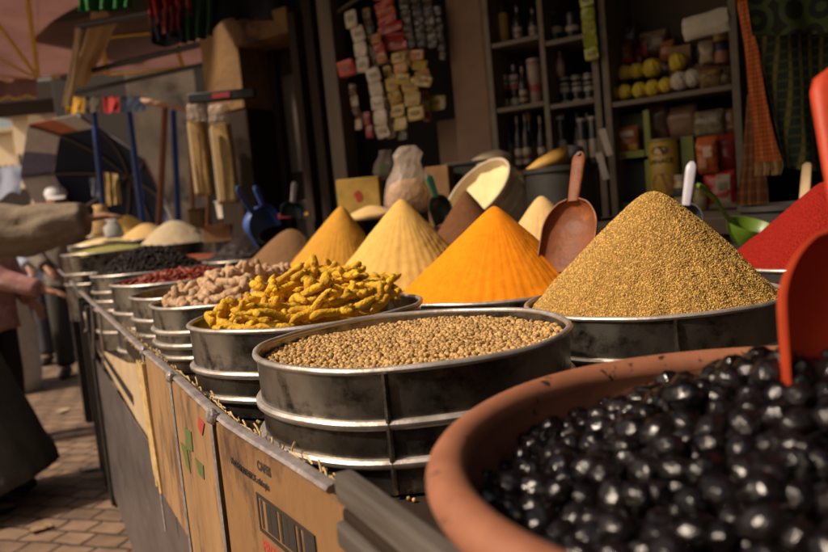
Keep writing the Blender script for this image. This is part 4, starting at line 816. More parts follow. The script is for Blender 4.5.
p = D(489, 163, 3.2); MB().ico(Matrix.Diagonal((.095, .07, .045, 1)), 3, lambda q: q*(1+.06*nz(q, 2.))).build('cloth_sack', cm(.62, .5, .34, .9), angle=180); o = bpy.data.objects['cloth_sack']; o.location = p; o.rotation_euler = (0, R(-12), 0); tag(o, 'rounded cream sack behind the tilted flour tub', 'sack')
t, a, h = cut('spice_bag', 'slanting yellow orange bag with grey end left of the scoop', 'bag', (530, 148, 578, 168), 2.9, 0, 0)
MB().loft([[Vector((x, .05*w_*math.sin(q), z+.035*w_*math.cos(q))) for q in np.linspace(0, 2*PI, 14)[:-1]] for x, z, w_ in ((-.1, .0, .25), (-.06, .012, .7), (0, .03, 1.), (.05, .045, .9))]).build('body', cm(.52, .28, .04, .6), t, angle=180)
MB().loft([[Vector((x, .05*w_*math.sin(q), z+.035*w_*math.cos(q))) for q in np.linspace(0, 2*PI, 14)[:-1]] for x, z, w_ in ((.051, .045, .92), (.08, .05, .8), (.11, .052, .5))]).build('end', cm(.16, .15, .17, .5), t, angle=180)
t, a, h = cut('black_drum', 'dark drum standing behind the wooden scoop', 'drum', (530, 166, 600, 226), 2.6, 0, 0); MB().lathe([(a*.46, 0), (a*.5, .01), (a*.5, h*.9), (a*.53, h*.92), (a*.53, h), (a*.47, h), (a*.46, h*.8), (.002, h*.8)], 40, True, True).build('body', cm(.02, .018, .015, .5), t)
# plastic bag of orange snacks
t, a, h = cut('plastic_bag', 'clear plastic bag of orange snacks with twisted top', 'bag', (384, 146, 432, 214), 2.9, 0, 0)
def bagring(v, k, sd): 
    rx = a*.5*k; return [Vector((rx*math.cos(q)+a*.12*v, rx*.7*math.sin(q), v*h))*1+Vector((nz((math.cos(q)*2, math.sin(q)*2, v*5), 1.5, sd), nz((math.cos(q)*2, 5, v*5), 1.5, sd), 0))*.014 for q in np.linspace(0, 2*PI, 25)[:-1]]
MB().loft([bagring(v, k, 3) for v, k in ((0, .8), (.1, .98), (.3, 1), (.5, .88), (.65, .62), (.75, .5), (.88, .62), (1.0, .34))]).build('film', 'plastic', t, angle=180)
MB().loft([bagring(v, k*.93, 5) for v, k in ((.01, .7), (.1, .95), (.3, .98), (.45, .8), (.52, .4))]).build('snacks', cm(.46, .22, .05, .7, vary=.5, bump=.6), t, angle=180)
t, a, h = cut('plastic_bag', 'small clear bag with green packet behind the yellow carton', 'bag', (374, 150, 396, 180), 3.7, 0, 0)
MB().loft([bagring(v, k, 8) for v, k in ((0, .8), (.3, 1), (.6, .8), (.8, .5), (1.0, .6))]).build('film', 'plastic', t, angle=180); MB().box((0, 0, h*.35), (a*.5, .04, h*.4)).build('packet', cm(.1, .2, .03, .5), t, False, bevel=.006)
def cyl(label, px, py, d, r, h, m, name='pail', cat='pail', lid=None):
    t = thing(name, label, cat, D(px, py, d)); MB().lathe([(r*.9, 0), (r*.98, h*.9), (r*1.04, h*.92), (r*1.04, h), (r*.95, h), (r*.93, h*.85), (.002, h*.85)], 40, True, True).build('body', m, t); return t
cyl('white pail with reddish marks near the blue scoops', 233, 217, 4.6, .095, .10, mat('marked_white', (.62, .54, .45), .5, scale=9, stain=(.35, .12, .07), sscale=14, sthr=.6))
def lidded(label, rect, d, dep, m, rz=0., flaps=True, cat='box', name='carton'):
    t, a, h = cut(name, label, cat, rect, d, 0, 0, rz); MB().box((0, 0, h/2), (a, dep, h)).build('body', m, t, False, bevel=.003)
    if flaps:
        for s in (-1, 1): MB().hexa([(-a/2, s*dep/2, h+.001), (a/2, s*dep/2, h+.001), (a/2, s*dep/2+.004, h+.001), (-a/2, s*dep/2+.004, h+.001)], [(-a/2, s*(dep/2+.02), h*1.18), (a/2, s*(dep/2+.02), h*1.18), (a/2, s*(dep/2+.02)+.004, h*1.18), (-a/2, s*(dep/2+.02)+.004, h*1.18)]).build('flap', m, t, False)
lidded('small brown carton left of the white pail', (190, 211, 212, 228), 5.2, .14, 'card', .3); lidded('flat open cardboard tray under the blue scoops', (207, 226, 262, 240), 4.5, .2, 'card2', .1)
lidded('grey metal tray right of the teal scoop', (299, 214, 330, 219), 4.1, .16, cm(.14, .13, .12, .4, metal=.6), 0, False, 'tray', 'tray'); lidded('red and white packet beside the teal scoop', (279, 213, 297, 218), 4.0, .05, cm(.5, .05, .05, .4), .1, False, 'packet', 'packet')
heap('tan_mound', 'small tan mound right of the teal scoop', 'spice', D(322, 212, 4.4), D(322, 212, 4.4).z, .11, .04, 'mustard', rough=.05, tip=.5, seg=48)
heap('cream_mound', 'cream mound behind the mustard cone', 'spice', D(372, 214, 3.2), D(372, 214, 3.2).z, .10, .035, 'pale', rough=.05, tip=.5, seg=48)
heap('tan_mound', 'tan mound between white pail and teal scoop', 'spice', D(272, 216, 4.5), D(272, 216, 4.5).z, .12, .05, 'pale', rough=.05, tip=.4, seg=48)
p = D(806, 184, 2.1); t = thing('scoop', 'pale cream handled scoop behind the red cone', 'scoop', p); MB().tube([(-.03, .02, -.32), (0, 0, 0), (.006, 0, .05), (.008, 0, .056)], [.024, .022, .02, .01], 10, .5).build('handle', cm(.6, .42, .24), t); cyl('dark pail holding the cream handled scoop behind the red cone', 790, 262, 2.1, .12, .16, cm(.03, .026, .022, .5))
# ------------------------------------------------------------------ cloths on the right
def cloth(name, label, pts, d, m, folds=5, amp=.03, th=.004, group=None, fringe=None, nv=26, cat='cloth', pl=None):
    tl, tr, bl, br = (D(*p, d_) for p, d_ in zip(pts, d)); o0 = (tl+br)/2
    def f(u, v):
        q = (tl*(1-u)+tr*u)*(1-v)+(bl*(1-u)+br*u)*v; nrm = (tr-tl).cross(bl-tl).normalized()
        return q-o0+nrm*(amp*math.sin(u*folds*2*PI+2*nz((u*2, v*1.5, 0), 1, int(pts[0][0])))*(.4+.6*v)+amp*.6*nz((u*5, v*3, 1), 1, 3))
    o = MB().sheet(f, 60, nv, th).build(name, m, angle=180); o.location = o0; tag(o, label, cat, group)
    if fringe:
        mb = MB()
        for k in range(28):
            u = k/27; p = f(u, 1); mb.tube([p, p+Vector((.003, 0, -.02)), p+Vector((rng.uniform(-.008, .008), 0, -.045))], .0018, 4)
        mb.build('fringe', fringe, o)
    return o
cloth('patterned_cloth', 'green cloth with black flower pattern hung at top right', ((738, -60), (900, -60), (752, 36), (900, 30)), (2.35, 2.2, 2.35, 2.2), floral('green_flowers', (.035, .06, .008), (.005, .007, .005)), 3, .012)
cloth('plaid_cloth', 'dark green and yellow checked cloth under the flowered one', ((753, 20), (900, 14), (785, 168), (910, 180)), (2.45, 2.3, 2.45, 2.3), plaid('green_plaid', (.006, .016, .010), (.16, .13, .015), (.05, .055, .012), 11, 11), 3, .02)
cloth('orange_scarf', 'bright orange scarf with fringe beside the dark checked cloth', ((738, 0), (747, -4), (757, 162), (782, 160)), (2.55, 2.5, 2.55, 2.5), plaid('orange_weave', (.46, .10, .02), (.6, .26, .05), (.30, .05, .012), 30, 22), 2, .012, fringe=cm(.55, .35, .15, .9))
cloth('rust_scarf', 'rust brown striped scarf hanging left of the orange scarf', ((748, 95), (758, 92), (738, 205), (766, 205)), (2.65, 2.6, 2.65, 2.6), plaid('rust_weave', (.20, .07, .02), (.11, .04, .015), (.25, .12, .04), 40, 8), 3, .012)
# ------------------------------------------------------------------ awnings, tarp, poles at upper left
rf = thing('tarp_roof', 'dark navy tarp stretched overhead in front of the shop, with an added unseen sheet shading the stall', 'tarp', (0, 0, 0))
e0, e1 = 1.3, -.6
MB().sheet(lambda u, v: wp(A_(196)+(4.4-A_(196))*u, e1+(e0-e1)*v, 2.78-.16*v+.03*nz((u*8, v*3, 0))), 40, 10, .006).build('roof_sheet', 'tarp', rf)
MB().sheet(lambda u, v: S(-2.2+5.3*u, .45+1.9*v, 2.62+.03*nz((u*6, v*3, 2))), 30, 10, .006).build('roof_sheet', 'tarp', rf)  # unseen second sheet, added to keep overhead sky light off the stall
MB().sheet(lambda u, v: (lambda q: q+Vector((0, 0, .0)))(D(152+ (306-152)*u, (-30+((44-34*u)+7*math.sin(u*9)+30)*v), 4.1)+Vector((0, .04*math.sin(u*22)*v, 0))), 40, 10, .006).build('valance', 'tarp', rf)
AP0 = D(38, 77, 6.0); AN = (D(190, 64, 6.0)-AP0).cross(D(30, -60, 4.2)-AP0).normalized()
if AN.dot(CAM-AP0) < 0: AN = -AN
def AW(px, py, off=0.): return onplane(px, py, AP0, AN)+AN*(off+.02*nz((px*.02, py*.02, 0)))
aw = thing('awning', 'dusty rose awning with yellow piping seams and scalloped valance', 'awning', AP0)
def rel(p): return p-AP0
MB().sheet(lambda u, v: rel(AW(-130+(38+130)*u+(-8)*v*(1-u)*0, (86-9*u)*(1-v)+(-70)*v)), 24, 14, .004).build('canopy_panel', 'awning', aw)
MB().sheet(lambda u, v: rel(AW(38.02+(200-38.02)*u+60*u*v, (77-12*u)*(1-v)+(-70)*v)), 24, 14, .004).build('canopy_panel', 'awning', aw)
def seam_(*pp, w_=.016): MB().tube([rel(AW(px, py, .012)) for px, py in pp], w_, 6, .35, AN).build('piping', 'piping', aw)
for e in (((38, 77), (33, 38), (28, 0), (20, -60)), ((38, 77), (0, 25), (-60, -50)), ((37, 77), (0, 57), (-120, -8)), ((36, 78), (0, 73), (-120, 55)), ((-120, 86), (0, 80), (37, 78))): seam_(*e)
for e in (((38, 77), (80, 73), (108, 72)), ((103, 36), (150, 32)), ((101, 38), (104, 55), (108, 74)), ((108, 74), (145, 70), (184, 65)), ((176, 34), (178, 50), (182, 64))): seam_(*e, w_=.018)
MB().sheet(lambda u, v: rel(D(-120+156*u, 87-9*u+(16+3.5*abs(math.sin(u*PI*8.5)))*v, 5.98)+Vector((0, .02*math.sin(u*40), 0))), 70, 4, .004).build('valance', 'awning', aw)
MB().tube([rel(D(-120+156*u, 87-9*u+(16+3.5*abs(math.sin(u*PI*8.5))), 5.96)) for u in np.linspace(0, 1, 90)], .010, 6).build('piping', 'piping', aw)
cu_ = cloth('curtain', 'cream cloth flap hanging under the rose awning', ((90, 12), (122, 8), (74, 86), (84, 84)), (4.9, 5.2, 4.9, 5.1), 'cream', 2, .03, .005, cat='curtain')
cloth('curtain', 'narrow pale cloth edge hanging from the black pole end', ((77, 26), (83, 30), (62, 106), (71, 106)), (4.7, 4.7, 4.7, 4.7), 'cream', 1, .02, .006, cat='curtain')
def pole(label, pts, r, m, name='pole', cat='pole', group=None, base=True):
    q = [D(x, y, d) for x, y, d in pts]; o0 = q[0].copy(); o = MB().tube([p-o0 for p in q], r, 10).build(name, m); o.location = o0; return tag(o, label, cat, group)
blk_ = cm(.012, .011, .012, .4)
pole('short black tilted pole holding the cream flap', ((78, 26, 4.7), (200, 4, 4.4)), .022, blk_); pole('long thin black pole crossing under the rose awning', ((62, 78, 5.2), (250, 32, 4.6)), .018, blk_); pole('lower thin black pole above the striped cloth', ((70, 94, 5.3), (250, 54, 4.7)), .014, blk_)
cloth('scarf', 'bright green scarf hanging at the top edge', ((74, -40), (136, -44), (80, 12), (132, 8)), (4., 4., 4., 4.), cm(.012, .13, .022, .9), 4, .03, group='scarves hanging from the tarp', cat='scarf')
cloth('scarf', 'crimson fringed scarf hanging at the top', ((140, -40), (184, -44), (150, 16), (192, 8)), (4., 4., 4., 4.), cm(.30, .012, .02, .9), 4, .03, group='scarves hanging from the tarp', fringe=cm(.2, .015, .02, .9), cat='scarf')
cloth('scarf', 'dark crimson scarf tail in front of the navy cloth', ((160, 10), (182, 4), (162, 34), (180, 30)), (3.98, 3.98, 3.98, 3.98), cm(.13, .01, .012, .9), 3, .02, group='scarves hanging from the tarp', cat='scarf')
cloth('scarf', 'navy scarf hanging below the crimson scarf', ((150, 8), (184, 2), (152, 43), (184, 34)), (4.06, 4.06, 4.06, 4.06), cm(.012, .013, .03, .9), 3, .02, group='scarves hanging from the tarp', cat='scarf')
cloth('scarf', 'deep green scarf right of the crimson one', ((180, -40), (214, -40), (182, 44), (212, 36)), (4., 4., 4., 4.), cm(.008, .05, .016, .9), 3, .02, group='scarves hanging from the tarp', cat='scarf')
for k, (lb, c) in enumerate((('yellow section of the striped cloth on the pole frame', (.52, .27, .02)), ('dark brown section of the striped cloth', (.07, .05, .03)), ('red section of the striped cloth', (.42, .025, .025)), ('navy section of the striped cloth', (.012, .025, .06)))):
    x = (66, 85, 103, 120, 146); cloth('striped_cloth', lb, ((x[k], 97), (x[k+1]-.5, 97), (x[k], 113-k*.4), (x[k+1]-.5, 113-k*.4)), (6.2, 6.2, 6.15, 6.15), cm(*c, .9), 1, .015, group='striped cloth on the pole frame', nv=8)
for lb, a, b, d in (('leftmost blue pole of the frame', (94, 112), (108, 252), 6.2), ('middle blue pole of the frame', (129, 112), (147, 252), 6.0), ('rightmost blue pole, next to the rust poles', (173, 106), (180, 252), 6.2)): pole(lb, ((*a, d), (*b, d)), .026, 'bluepole', group='blue poles')
for lb, a, b, d, r in (('thick rust coloured pole between two blue poles', (165, 108), (158, 250), 6.1, .026), ('rust coloured pole under the end of the beam', (190, 108), (194, 250), 6.0, .02), ('thin rust pole in front of the hanging tan sacks', (212, 96), (207, 240), 5.0, .013), ('thinnest rust pole right beside the tan sacks', (219, 98), (222, 240), 5.0, .010)): pole(lb, ((*a, d), (*b, d)), r, 'rustpole', group='rust coloured poles')
pole('pale reddish beam resting on the poles', ((142, 101, 6.2), (190, 109, 6.0)), .026, cm(.46, .26, .16, .7), 'beam', 'beam')
def sack(label, x0, y0, x1, y1, d, m):
    t, a, h = cut('hanging_sack', label, 'sack', (x0, y0, x1, y1), d, 0, 0); t['group'] = 'hanging tan sacks'
    MB().loft([[Vector((a/2*k*math.copysign(abs(math.cos(q))**.35, math.cos(q)), .04*k*math.copysign(abs(math.sin(q))**.5, math.sin(q)), v*h))+Vector((.012*nz((math.cos(q), v*4, 1), 2, int(x0)), .02*nz((math.cos(q)*2, v*5, 2), 2, int(x0)), 0)) for q in np.linspace(0, 2*PI, 21)[:-1]] for v, k in ((0, .92), (.05, 1), (.5, .98), (.8, .95), (.81, .92))]).build('body', m, t, angle=180)
    MB().loft([[Vector((a/2*k*math.cos(q), .06*k*math.sin(q), v*h))+Vector((.02*nz((math.cos(q), v*4, 1), 2, 7), .03*nz((math.cos(q)*2, v*5, 2), 2, 7), 0)) for q in np.linspace(0, 2*PI, 21)[:-1]] for v, k in ((.8, .99), (.86, 1.05), (.91, .9), (.96, 1.0), (1, .8))]).build('film', 'plastic', t, angle=180)
    MB().box((-a*.33, -.055, h*.4), (a*.18, .01, h*.72)).build('stripe', cm(.66, .5, .3, .8), t, False)
sm = cm(.46, .29, .11, .9, vary=.4)
sack('tan sack in clear film hanging left of its twin', 197, 103, 214, 196, W(214, 150, .12).y, sm); sack('tan sack in clear film hanging beside the ochre wall', 219, 104, 240, 204, W(240, 150, .14).y, sm)
MB().box((0, 0, 0), (.34, .05, .05)).build('rack_bar', cm(.02, .018, .018, .5), bevel=.006); o = bpy.data.objects['rack_bar']; o.location = D(222, 96, W(240, 150, .14).y); tag(o, 'dark rack bar with red sticker above the tan sacks', 'bar'); MB().box((0, -.028, 0), (.09, .004, .025)).build('sticker', cm(.45, .05, .05, .5), o, False)
# navy parasol, tilted, seen from inside
ub = thing('parasol', 'tilted navy parasol with orange and white striped border', 'parasol', (0, 0, 0)); hb = D(130, 178, 7.0); ax = Vector((.42, .80, .42)).normalized(); x_ = ax.cross(Vector((0, 0, 1))).normalized()
mw = Matrix((x_, ax.cross(x_), ax)).transposed().to_4x4(); mw.translation = hb; ub.matrix_world = mw; UR = .80
def up(r, a): 
    k = (math.cos(PI/8)/math.cos(((a+PI/8) % (PI/4))-PI/8)); return Vector((r*k*UR*math.cos(a), r*k*UR*math.sin(a), -.42*r*r-.03*r))
navy = cm(.012, .02, .05, .8)
MB().sheet(lambda u, v: up(.02+.74*v, u*2*PI), 64, 10, .004).build('canopy', navy, ub)
for k in range(16):
    c = ((.66, .6, .55), (.26, .25, .36), (.68, .62, .58), (.62, .26, .15))[k % 4]
    MB().sheet(lambda u, v: up(.763+.237*v, (k+u)*PI/8), 6, 4, .004).build('border_panel', cm(*c, .8, trans=.3), ub)
for k in range(8):
    a = k*PI/4+PI/8; MB().tube([up(.03+.95*t, a)-Vector((0, 0, .02)) for t in np.linspace(0, 1, 10)], .011, 6).build('rib', cm(.16, .12, .10, .5), ub)
MB().tube([(0, 0, 0), (0, 0, -1.5)], .02, 8).build('shaft', cm(.1, .08, .07, .5), ub)
# far background left: stone houses, dark stall, sunlit cream walls
def house(label, px0, px1, d, ztop, m, dep=3., extra=None, cat='building'):
    l, r = D(px0, 240, d), D(px1, 240, d); t = thing('building', label, cat, ((l.x+r.x)/2, d+dep/2, 0)); wd = r.x-l.x
    MB().box((0, 0, ztop/2), (wd, dep, ztop)).build('wall', m, t, False, bevel=.02)
    if extra: extra(t, wd, dep, ztop)
    return t
def wins(t, wd, dep, zt):
    for k in range(3):
        f = MB().box((-wd*.3+wd*.3*k, -dep/2-.01, zt*.72), (wd*.13, .04, zt*.14)).build('window', cm(.05, .04, .035, .4), t, False)
def ledge(t, wd, dep, zt): MB().box((0, -.1, zt+.08), (wd+.3, dep+.3, .15)).build('cornice', cm(.5, .42, .3, .8), t, False, bevel=.02); wins(t, wd, dep, zt)
creamw = mat('cream_wall', (.74, .60, .42), .9, vary=.2, scale=1.2, bump=.2, bscale=6)
house('sunlit cream house, leftmost and lowest of the far ones', 6, 27, 24, 4.5, creamw, extra=ledge); house('sunlit cream house with a ledge in the middle of the far ones', 28, 44, 22, 4.6, creamw, extra=ledge); house('tan stone house behind the navy parasol edge', 45, 92, 20, 4.75, mat('tan_stone', (.36, .26, .16), .9, scale=2), extra=ledge)
house('pale distant house filling the end of the street', -60, 10, 30, 4.2, cm(.60, .55, .5, .9), extra=wins)
stonew = mat('brown_stone', (.20, .15, .105), .95, col2=(.06, .045, .035), scale=2.2, bump=.6, bscale=5, stain=(.03, .022, .018), sscale=2.6, sthr=.52)
house('brown stone building beyond the blue poles', 145, 215, 9.5, 3.75, stonew, 2.0); house('dark stone building behind the navy parasol', 72, 150, 11, 4.1, mat('dark_stone', (.05, .04, .035), .95, scale=2.), 2.0)
ds = thing('dark_stall', 'dark brown market stall roof far down the lane', 'stall', D(20, 240, 12)); ds.location.z = 0
for z, h in ((3.35, .3), (1.75, .5)): MB().box((0, 0, z), (3.0, 1.2, h)).build('roof', cm(.045, .03, .022, .9), ds, False, bevel=.03)
for s in (-1.4, 1.4): MB().box((s, 0, 1.6), (.08, .08, 3.2)).build('post', cm(.05, .035, .025), ds, False)
MB().box((0, 0, .55), (2.6, 1.0, 1.1)).build('counter', cm(.10, .06, .04, .9), ds, False)
# pale garments hung beyond the stall
cloth('hanging_garment', 'pale yellow garment hung beyond the leftmost blue pole', ((103, 172), (118, 174), (106, 206), (120, 204)), (6.5, 6.5, 6.5, 6.5), cm(.62, .46, .2, .9), 2, .04, cat='garment'); cloth('hanging_garment', 'small light blue garment left of the pale yellow one', ((90, 178), (101, 178), (92, 196), (101, 196)), (6.8, 6.8, 6.8, 6.8), cm(.34, .38, .50, .9), 2, .03, cat='garment')
def pbag(label, px, py, d, w_, h_, c):
    t = MB(); t.loft([[Vector((w_/2*k*math.cos(q), w_*.3*k*math.sin(q), v*h_))+Vector((nz((math.cos(q)*2, math.sin(q)*2, v*4), 1, int(px)), 0, 0))*.02 for q in np.linspace(0, 2*PI, 15)[:-1]] for v, k in ((0, .8), (.15, 1), (.6, .85), (.85, .5), (1, .62))]); o = t.build('paper_bag', cm(*c, .8, vary=.4), angle=180); o.location = D(px, py, d); tag(o, label, 'bag', 'bags at the far end of the stall')
pbag('tan paper bag standing near the reaching hand', 104, 236, 5.0, .14, .2, (.5, .3, .12)); pbag('small grey white bag beside the tan paper bag', 115, 238, 4.95, .13, .12, (.45, .43, .42)); pbag('pale folded bag right of the reaching hand', 96, 238, 5.3, .12, .1, (.55, .5, .46))
# ------------------------------------------------------------------ people
def body_mesh(J, seed=0, vox=.011):
    mb = MB(); V = {k: Vector(v) for k, v in J.items()}
    def limb(ks, rs):
        pts = [V[k] for k in ks]; q = []; rr = []
        for i in range(len(pts)-1):
            for t in np.linspace(0, 1, 6)[(1 if i else 0):]: q.append(pts[i].lerp(pts[i+1], t)); rr.append(rs[i]+(rs[i+1]-rs[i])*t)
        mb.tube(q, rr, 14)
        for p, r in zip(pts, rs): mb.ico(Matrix.Translation(p) @ Matrix.Diagonal((r, r, r, 1)), 2)
    limb(('pelvis', 'waist', 'chest', 'neck'), (.135, .125, .145, .06)); limb(('neck', 'head'), (.055, .06))
    for s in 'LR':
        limb(('chest', 'sh'+s), (.11, .062)); limb(('sh'+s, 'el'+s, 'wr'+s), (.056, .042, .028)); limb(('pelvis', 'hip'+s), (.11, .09)); limb(('hip'+s, 'kn'+s, 'an'+s), (.085, .056, .038)); limb(('an'+s, 'to'+s), (.042, .03))
        d = (V['wr'+s]-V['el'+s]).normalized(); sd_ = d.cross(Vector((0, 0, 1))).normalized(); dn = sd_.cross(d)
        w0 = V['wr'+s]; mb.tube([w0, w0+d*.04, w0+d*.09], [.028, .036, .034], 12, .5, dn)
        for k, l in enumerate((.07, .08, .076, .058)):
            b = w0+d*.085+sd_*(-.027+.018*k); mb.tube([b, b+d*l*.5-dn*.006, b+d*l*.85-dn*.022, b+d*l-dn*.032], [.0095, .009, .008, .006], 8)
        b = w0+d*.03-sd_*.03; mb.tube([b, b+d*.03-sd_*.02, b+d*.055-sd_*.022-dn*.01], [.012, .010, .007], 8)
    h = V['head']; f = V['face'].normalized(); u = Vector((0, 0, 1)); f = (f-u*f.dot(u)*.0).normalized(); x = f.cross(u).normalized(); u = x.cross(f); fr_ = Matrix((x, f, u)).transposed().to_4x4(); fr_.translation = h
    mb.ico(fr_ @ Matrix.Diagonal((.075, .094, .105, 1)), 3, lambda p: Vector((p.x*(1-.18*max(0, -p.z)), p.y*(1-.05*max(0, -p.z)), p.z*1.05)))
    mb.tube([fr_ @ Vector(p) for p in ((0, .09, .015), (0, .108, -.015), (0, .098, -.026))], [.010, .015, .011], 8)
    for s in (-1, 1): mb.ico(fr_ @ Matrix.Translation((s*.077, -.005, -.008)) @ Matrix.Diagonal((.010, .018, .03, 1)), 2)
    mb.tube([fr_ @ Vector(p) for p in ((-.024, .084, -.052), (0, .092, -.052), (.024, .084, -.052))], [.006, .010, .006], 8)
    return mb, fr_
def person(label, J, origin, vox=.011):
    mb, fr_ = body_mesh(J); t = thing('person', label, 'person', origin); o0 = Vector(origin)
    mb.v = [tuple(Vector(v)-o0) for v in mb.v]; b = mb.build('body', 'skin', t, angle=180)
    q = b.modifiers.new('r', 'REMESH'); q.mode = 'VOXEL'; q.voxel_size = vox; q.use_smooth_shade = True; q = b.modifiers.new('s', 'SMOOTH'); q.factor = .5; q.iterations = 4
    fl = fr_.copy(); fl.translation = fl.translation-o0
    for s in (-1, 1): MB().ico(fl @ Matrix.Translation((s*.03, .082, .015)) @ Matrix.Diagonal((.012, .008, .008, 1)), 2).build('eye', cm(.02, .015, .012, .2), t)
    return t, fl, o0
def garment(name, m, t, o0, sects, amp=.02, seed=0, seg=40, amp2=1.):
    # sects: centre, x-radius, y-radius, axis; rings swept and wrinkled
    pts = [Vector(s[0]) for s in sects]; rings = []
    N_ = len(pts); dense = []
    for i in range(N_-1):
        for k in range(6): dense.append((pts[i].lerp(pts[i+1], k/6), sects[i][1]+(sects[i+1][1]-sects[i][1])*k/6, sects[i][2]+(sects[i+1][2]-sects[i][2])*k/6))
    dense.append((pts[-1], sects[-1][1], sects[-1][2])); prev = None
    for i, (p, ra, rb) in enumerate(dense):
        tg = (dense[min(i+1, len(dense)-1)][0]-dense[max(i-1, 0)][0]).normalized(); ref = prev or (Vector((0, 1, 0)) if abs(tg.y) < .8 else Vector((0, 0, 1)))
        x = tg.cross(ref).normalized(); y = x.cross(tg).normalized(); prev = y; ring = []
        for k in range(seg):
            a = 2*PI*k/seg; w_ = 1+amp*(nz((math.cos(a)*2.6, math.sin(a)*2.6, i*.16), 1, seed)+.7*amp2*nz((math.cos(a)*(5 if amp2 == 1 else 1.6)+i*.2, math.sin(a)*(5 if amp2 == 1 else 1.6), i*(.35 if amp2 == 1 else .8)), 1, seed+3))*2
            ring.append(p-o0+x*math.cos(a)*ra*w_+y*math.sin(a)*rb*w_)
        rings.append(ring)
    return MB().loft(rings).build(name, m, t, angle=180)
def shoes(t, J, o0, m):
    for s in 'LR':
        a, b = Vector(J['an'+s])-o0, Vector(J['to'+s])-o0; d = (b-a); d.z = 0; d.normalize()
        MB().tube([a-d*.06+Vector((0, 0, -.03)), a+Vector((0, 0, -.025)), b+d*.03+Vector((0, 0, -.0)), b+d*.07-Vector((0, 0, .005))], [.035, .052, .045, .02], 12, .85).build('shoe', m, t)
# robed figure reaching over the stall from the left edge
gx, gy = -2.14, 3.62
eL, wL_ = D(22, 231, 3.5), D(86, 219, 3.52)
J = dict(pelvis=(gx-.2, gy, .92), waist=(gx-.24, gy, 1.08), chest=(gx-.26, gy-.02, 1.30), neck=(gx-.23, gy-.03, 1.46), head=(gx-.17, gy-.04, 1.58), face=(.9, .35, -.25),
         shL=(gx-.22, gy-.18, 1.38), elL=eL, wrL=wL_, shR=(gx-.25, gy+.18, 1.38), elR=(gx-.25, gy+.26, 1.12), wrR=(gx-.12, gy+.24, .95),
         hipL=(gx-.2, gy-.1, .9), knL=(gx-.1, gy-.12, .48), anL=(gx-.02, gy-.14, .085), toL=(gx+.12, gy-.10, .035), hipR=(gx-.2, gy+.1, .9), knR=(gx-.12, gy+.12, .48), anR=(gx-.06, gy+.14, .085), toR=(gx+.08, gy+.2, .035))
t, fl, o0 = person('person in a long dark olive robe reaching a wide beige sleeve over the stall', J, (gx, gy, 0))
garment('robe', 'robe', t, o0, [((gx+.03, gy, .09), .32, .36), ((gx-.04, gy, .35), .30, .33), ((gx-.16, gy, .8), .23, .27), ((gx-.24, gy, 1.1), .2, .24), ((gx-.26, gy, 1.36), .16, .22), ((gx-.24, gy-.02, 1.47), .08, .10)], .05, 3, 64)
shl = Vector(J['shL']); garment('sleeve', 'sleeve', t, o0, [(shl, .12, .12), (shl.lerp(eL, .6), .12, .115), (eL, .11, .105), (eL.lerp(wL_, .5), .098, .1), (wL_+Vector((.0, 0, 0)), .072, .082)], .09, 5)
shr = Vector(J['shR']); garment('sleeve', 'sleeve', t, o0, [(shr, .11, .11), (J['elR'], .1, .1), (J['wrR'], .09, .09)], .04, 6)
MB().ico(fl @ Matrix.Translation((0, -.02, .03)) @ Matrix.Diagonal((.088, .098, .09, 1)), 2).build('hair', 'hair', t); shoes(t, J, o0, cm(.012, .010, .010, .4))
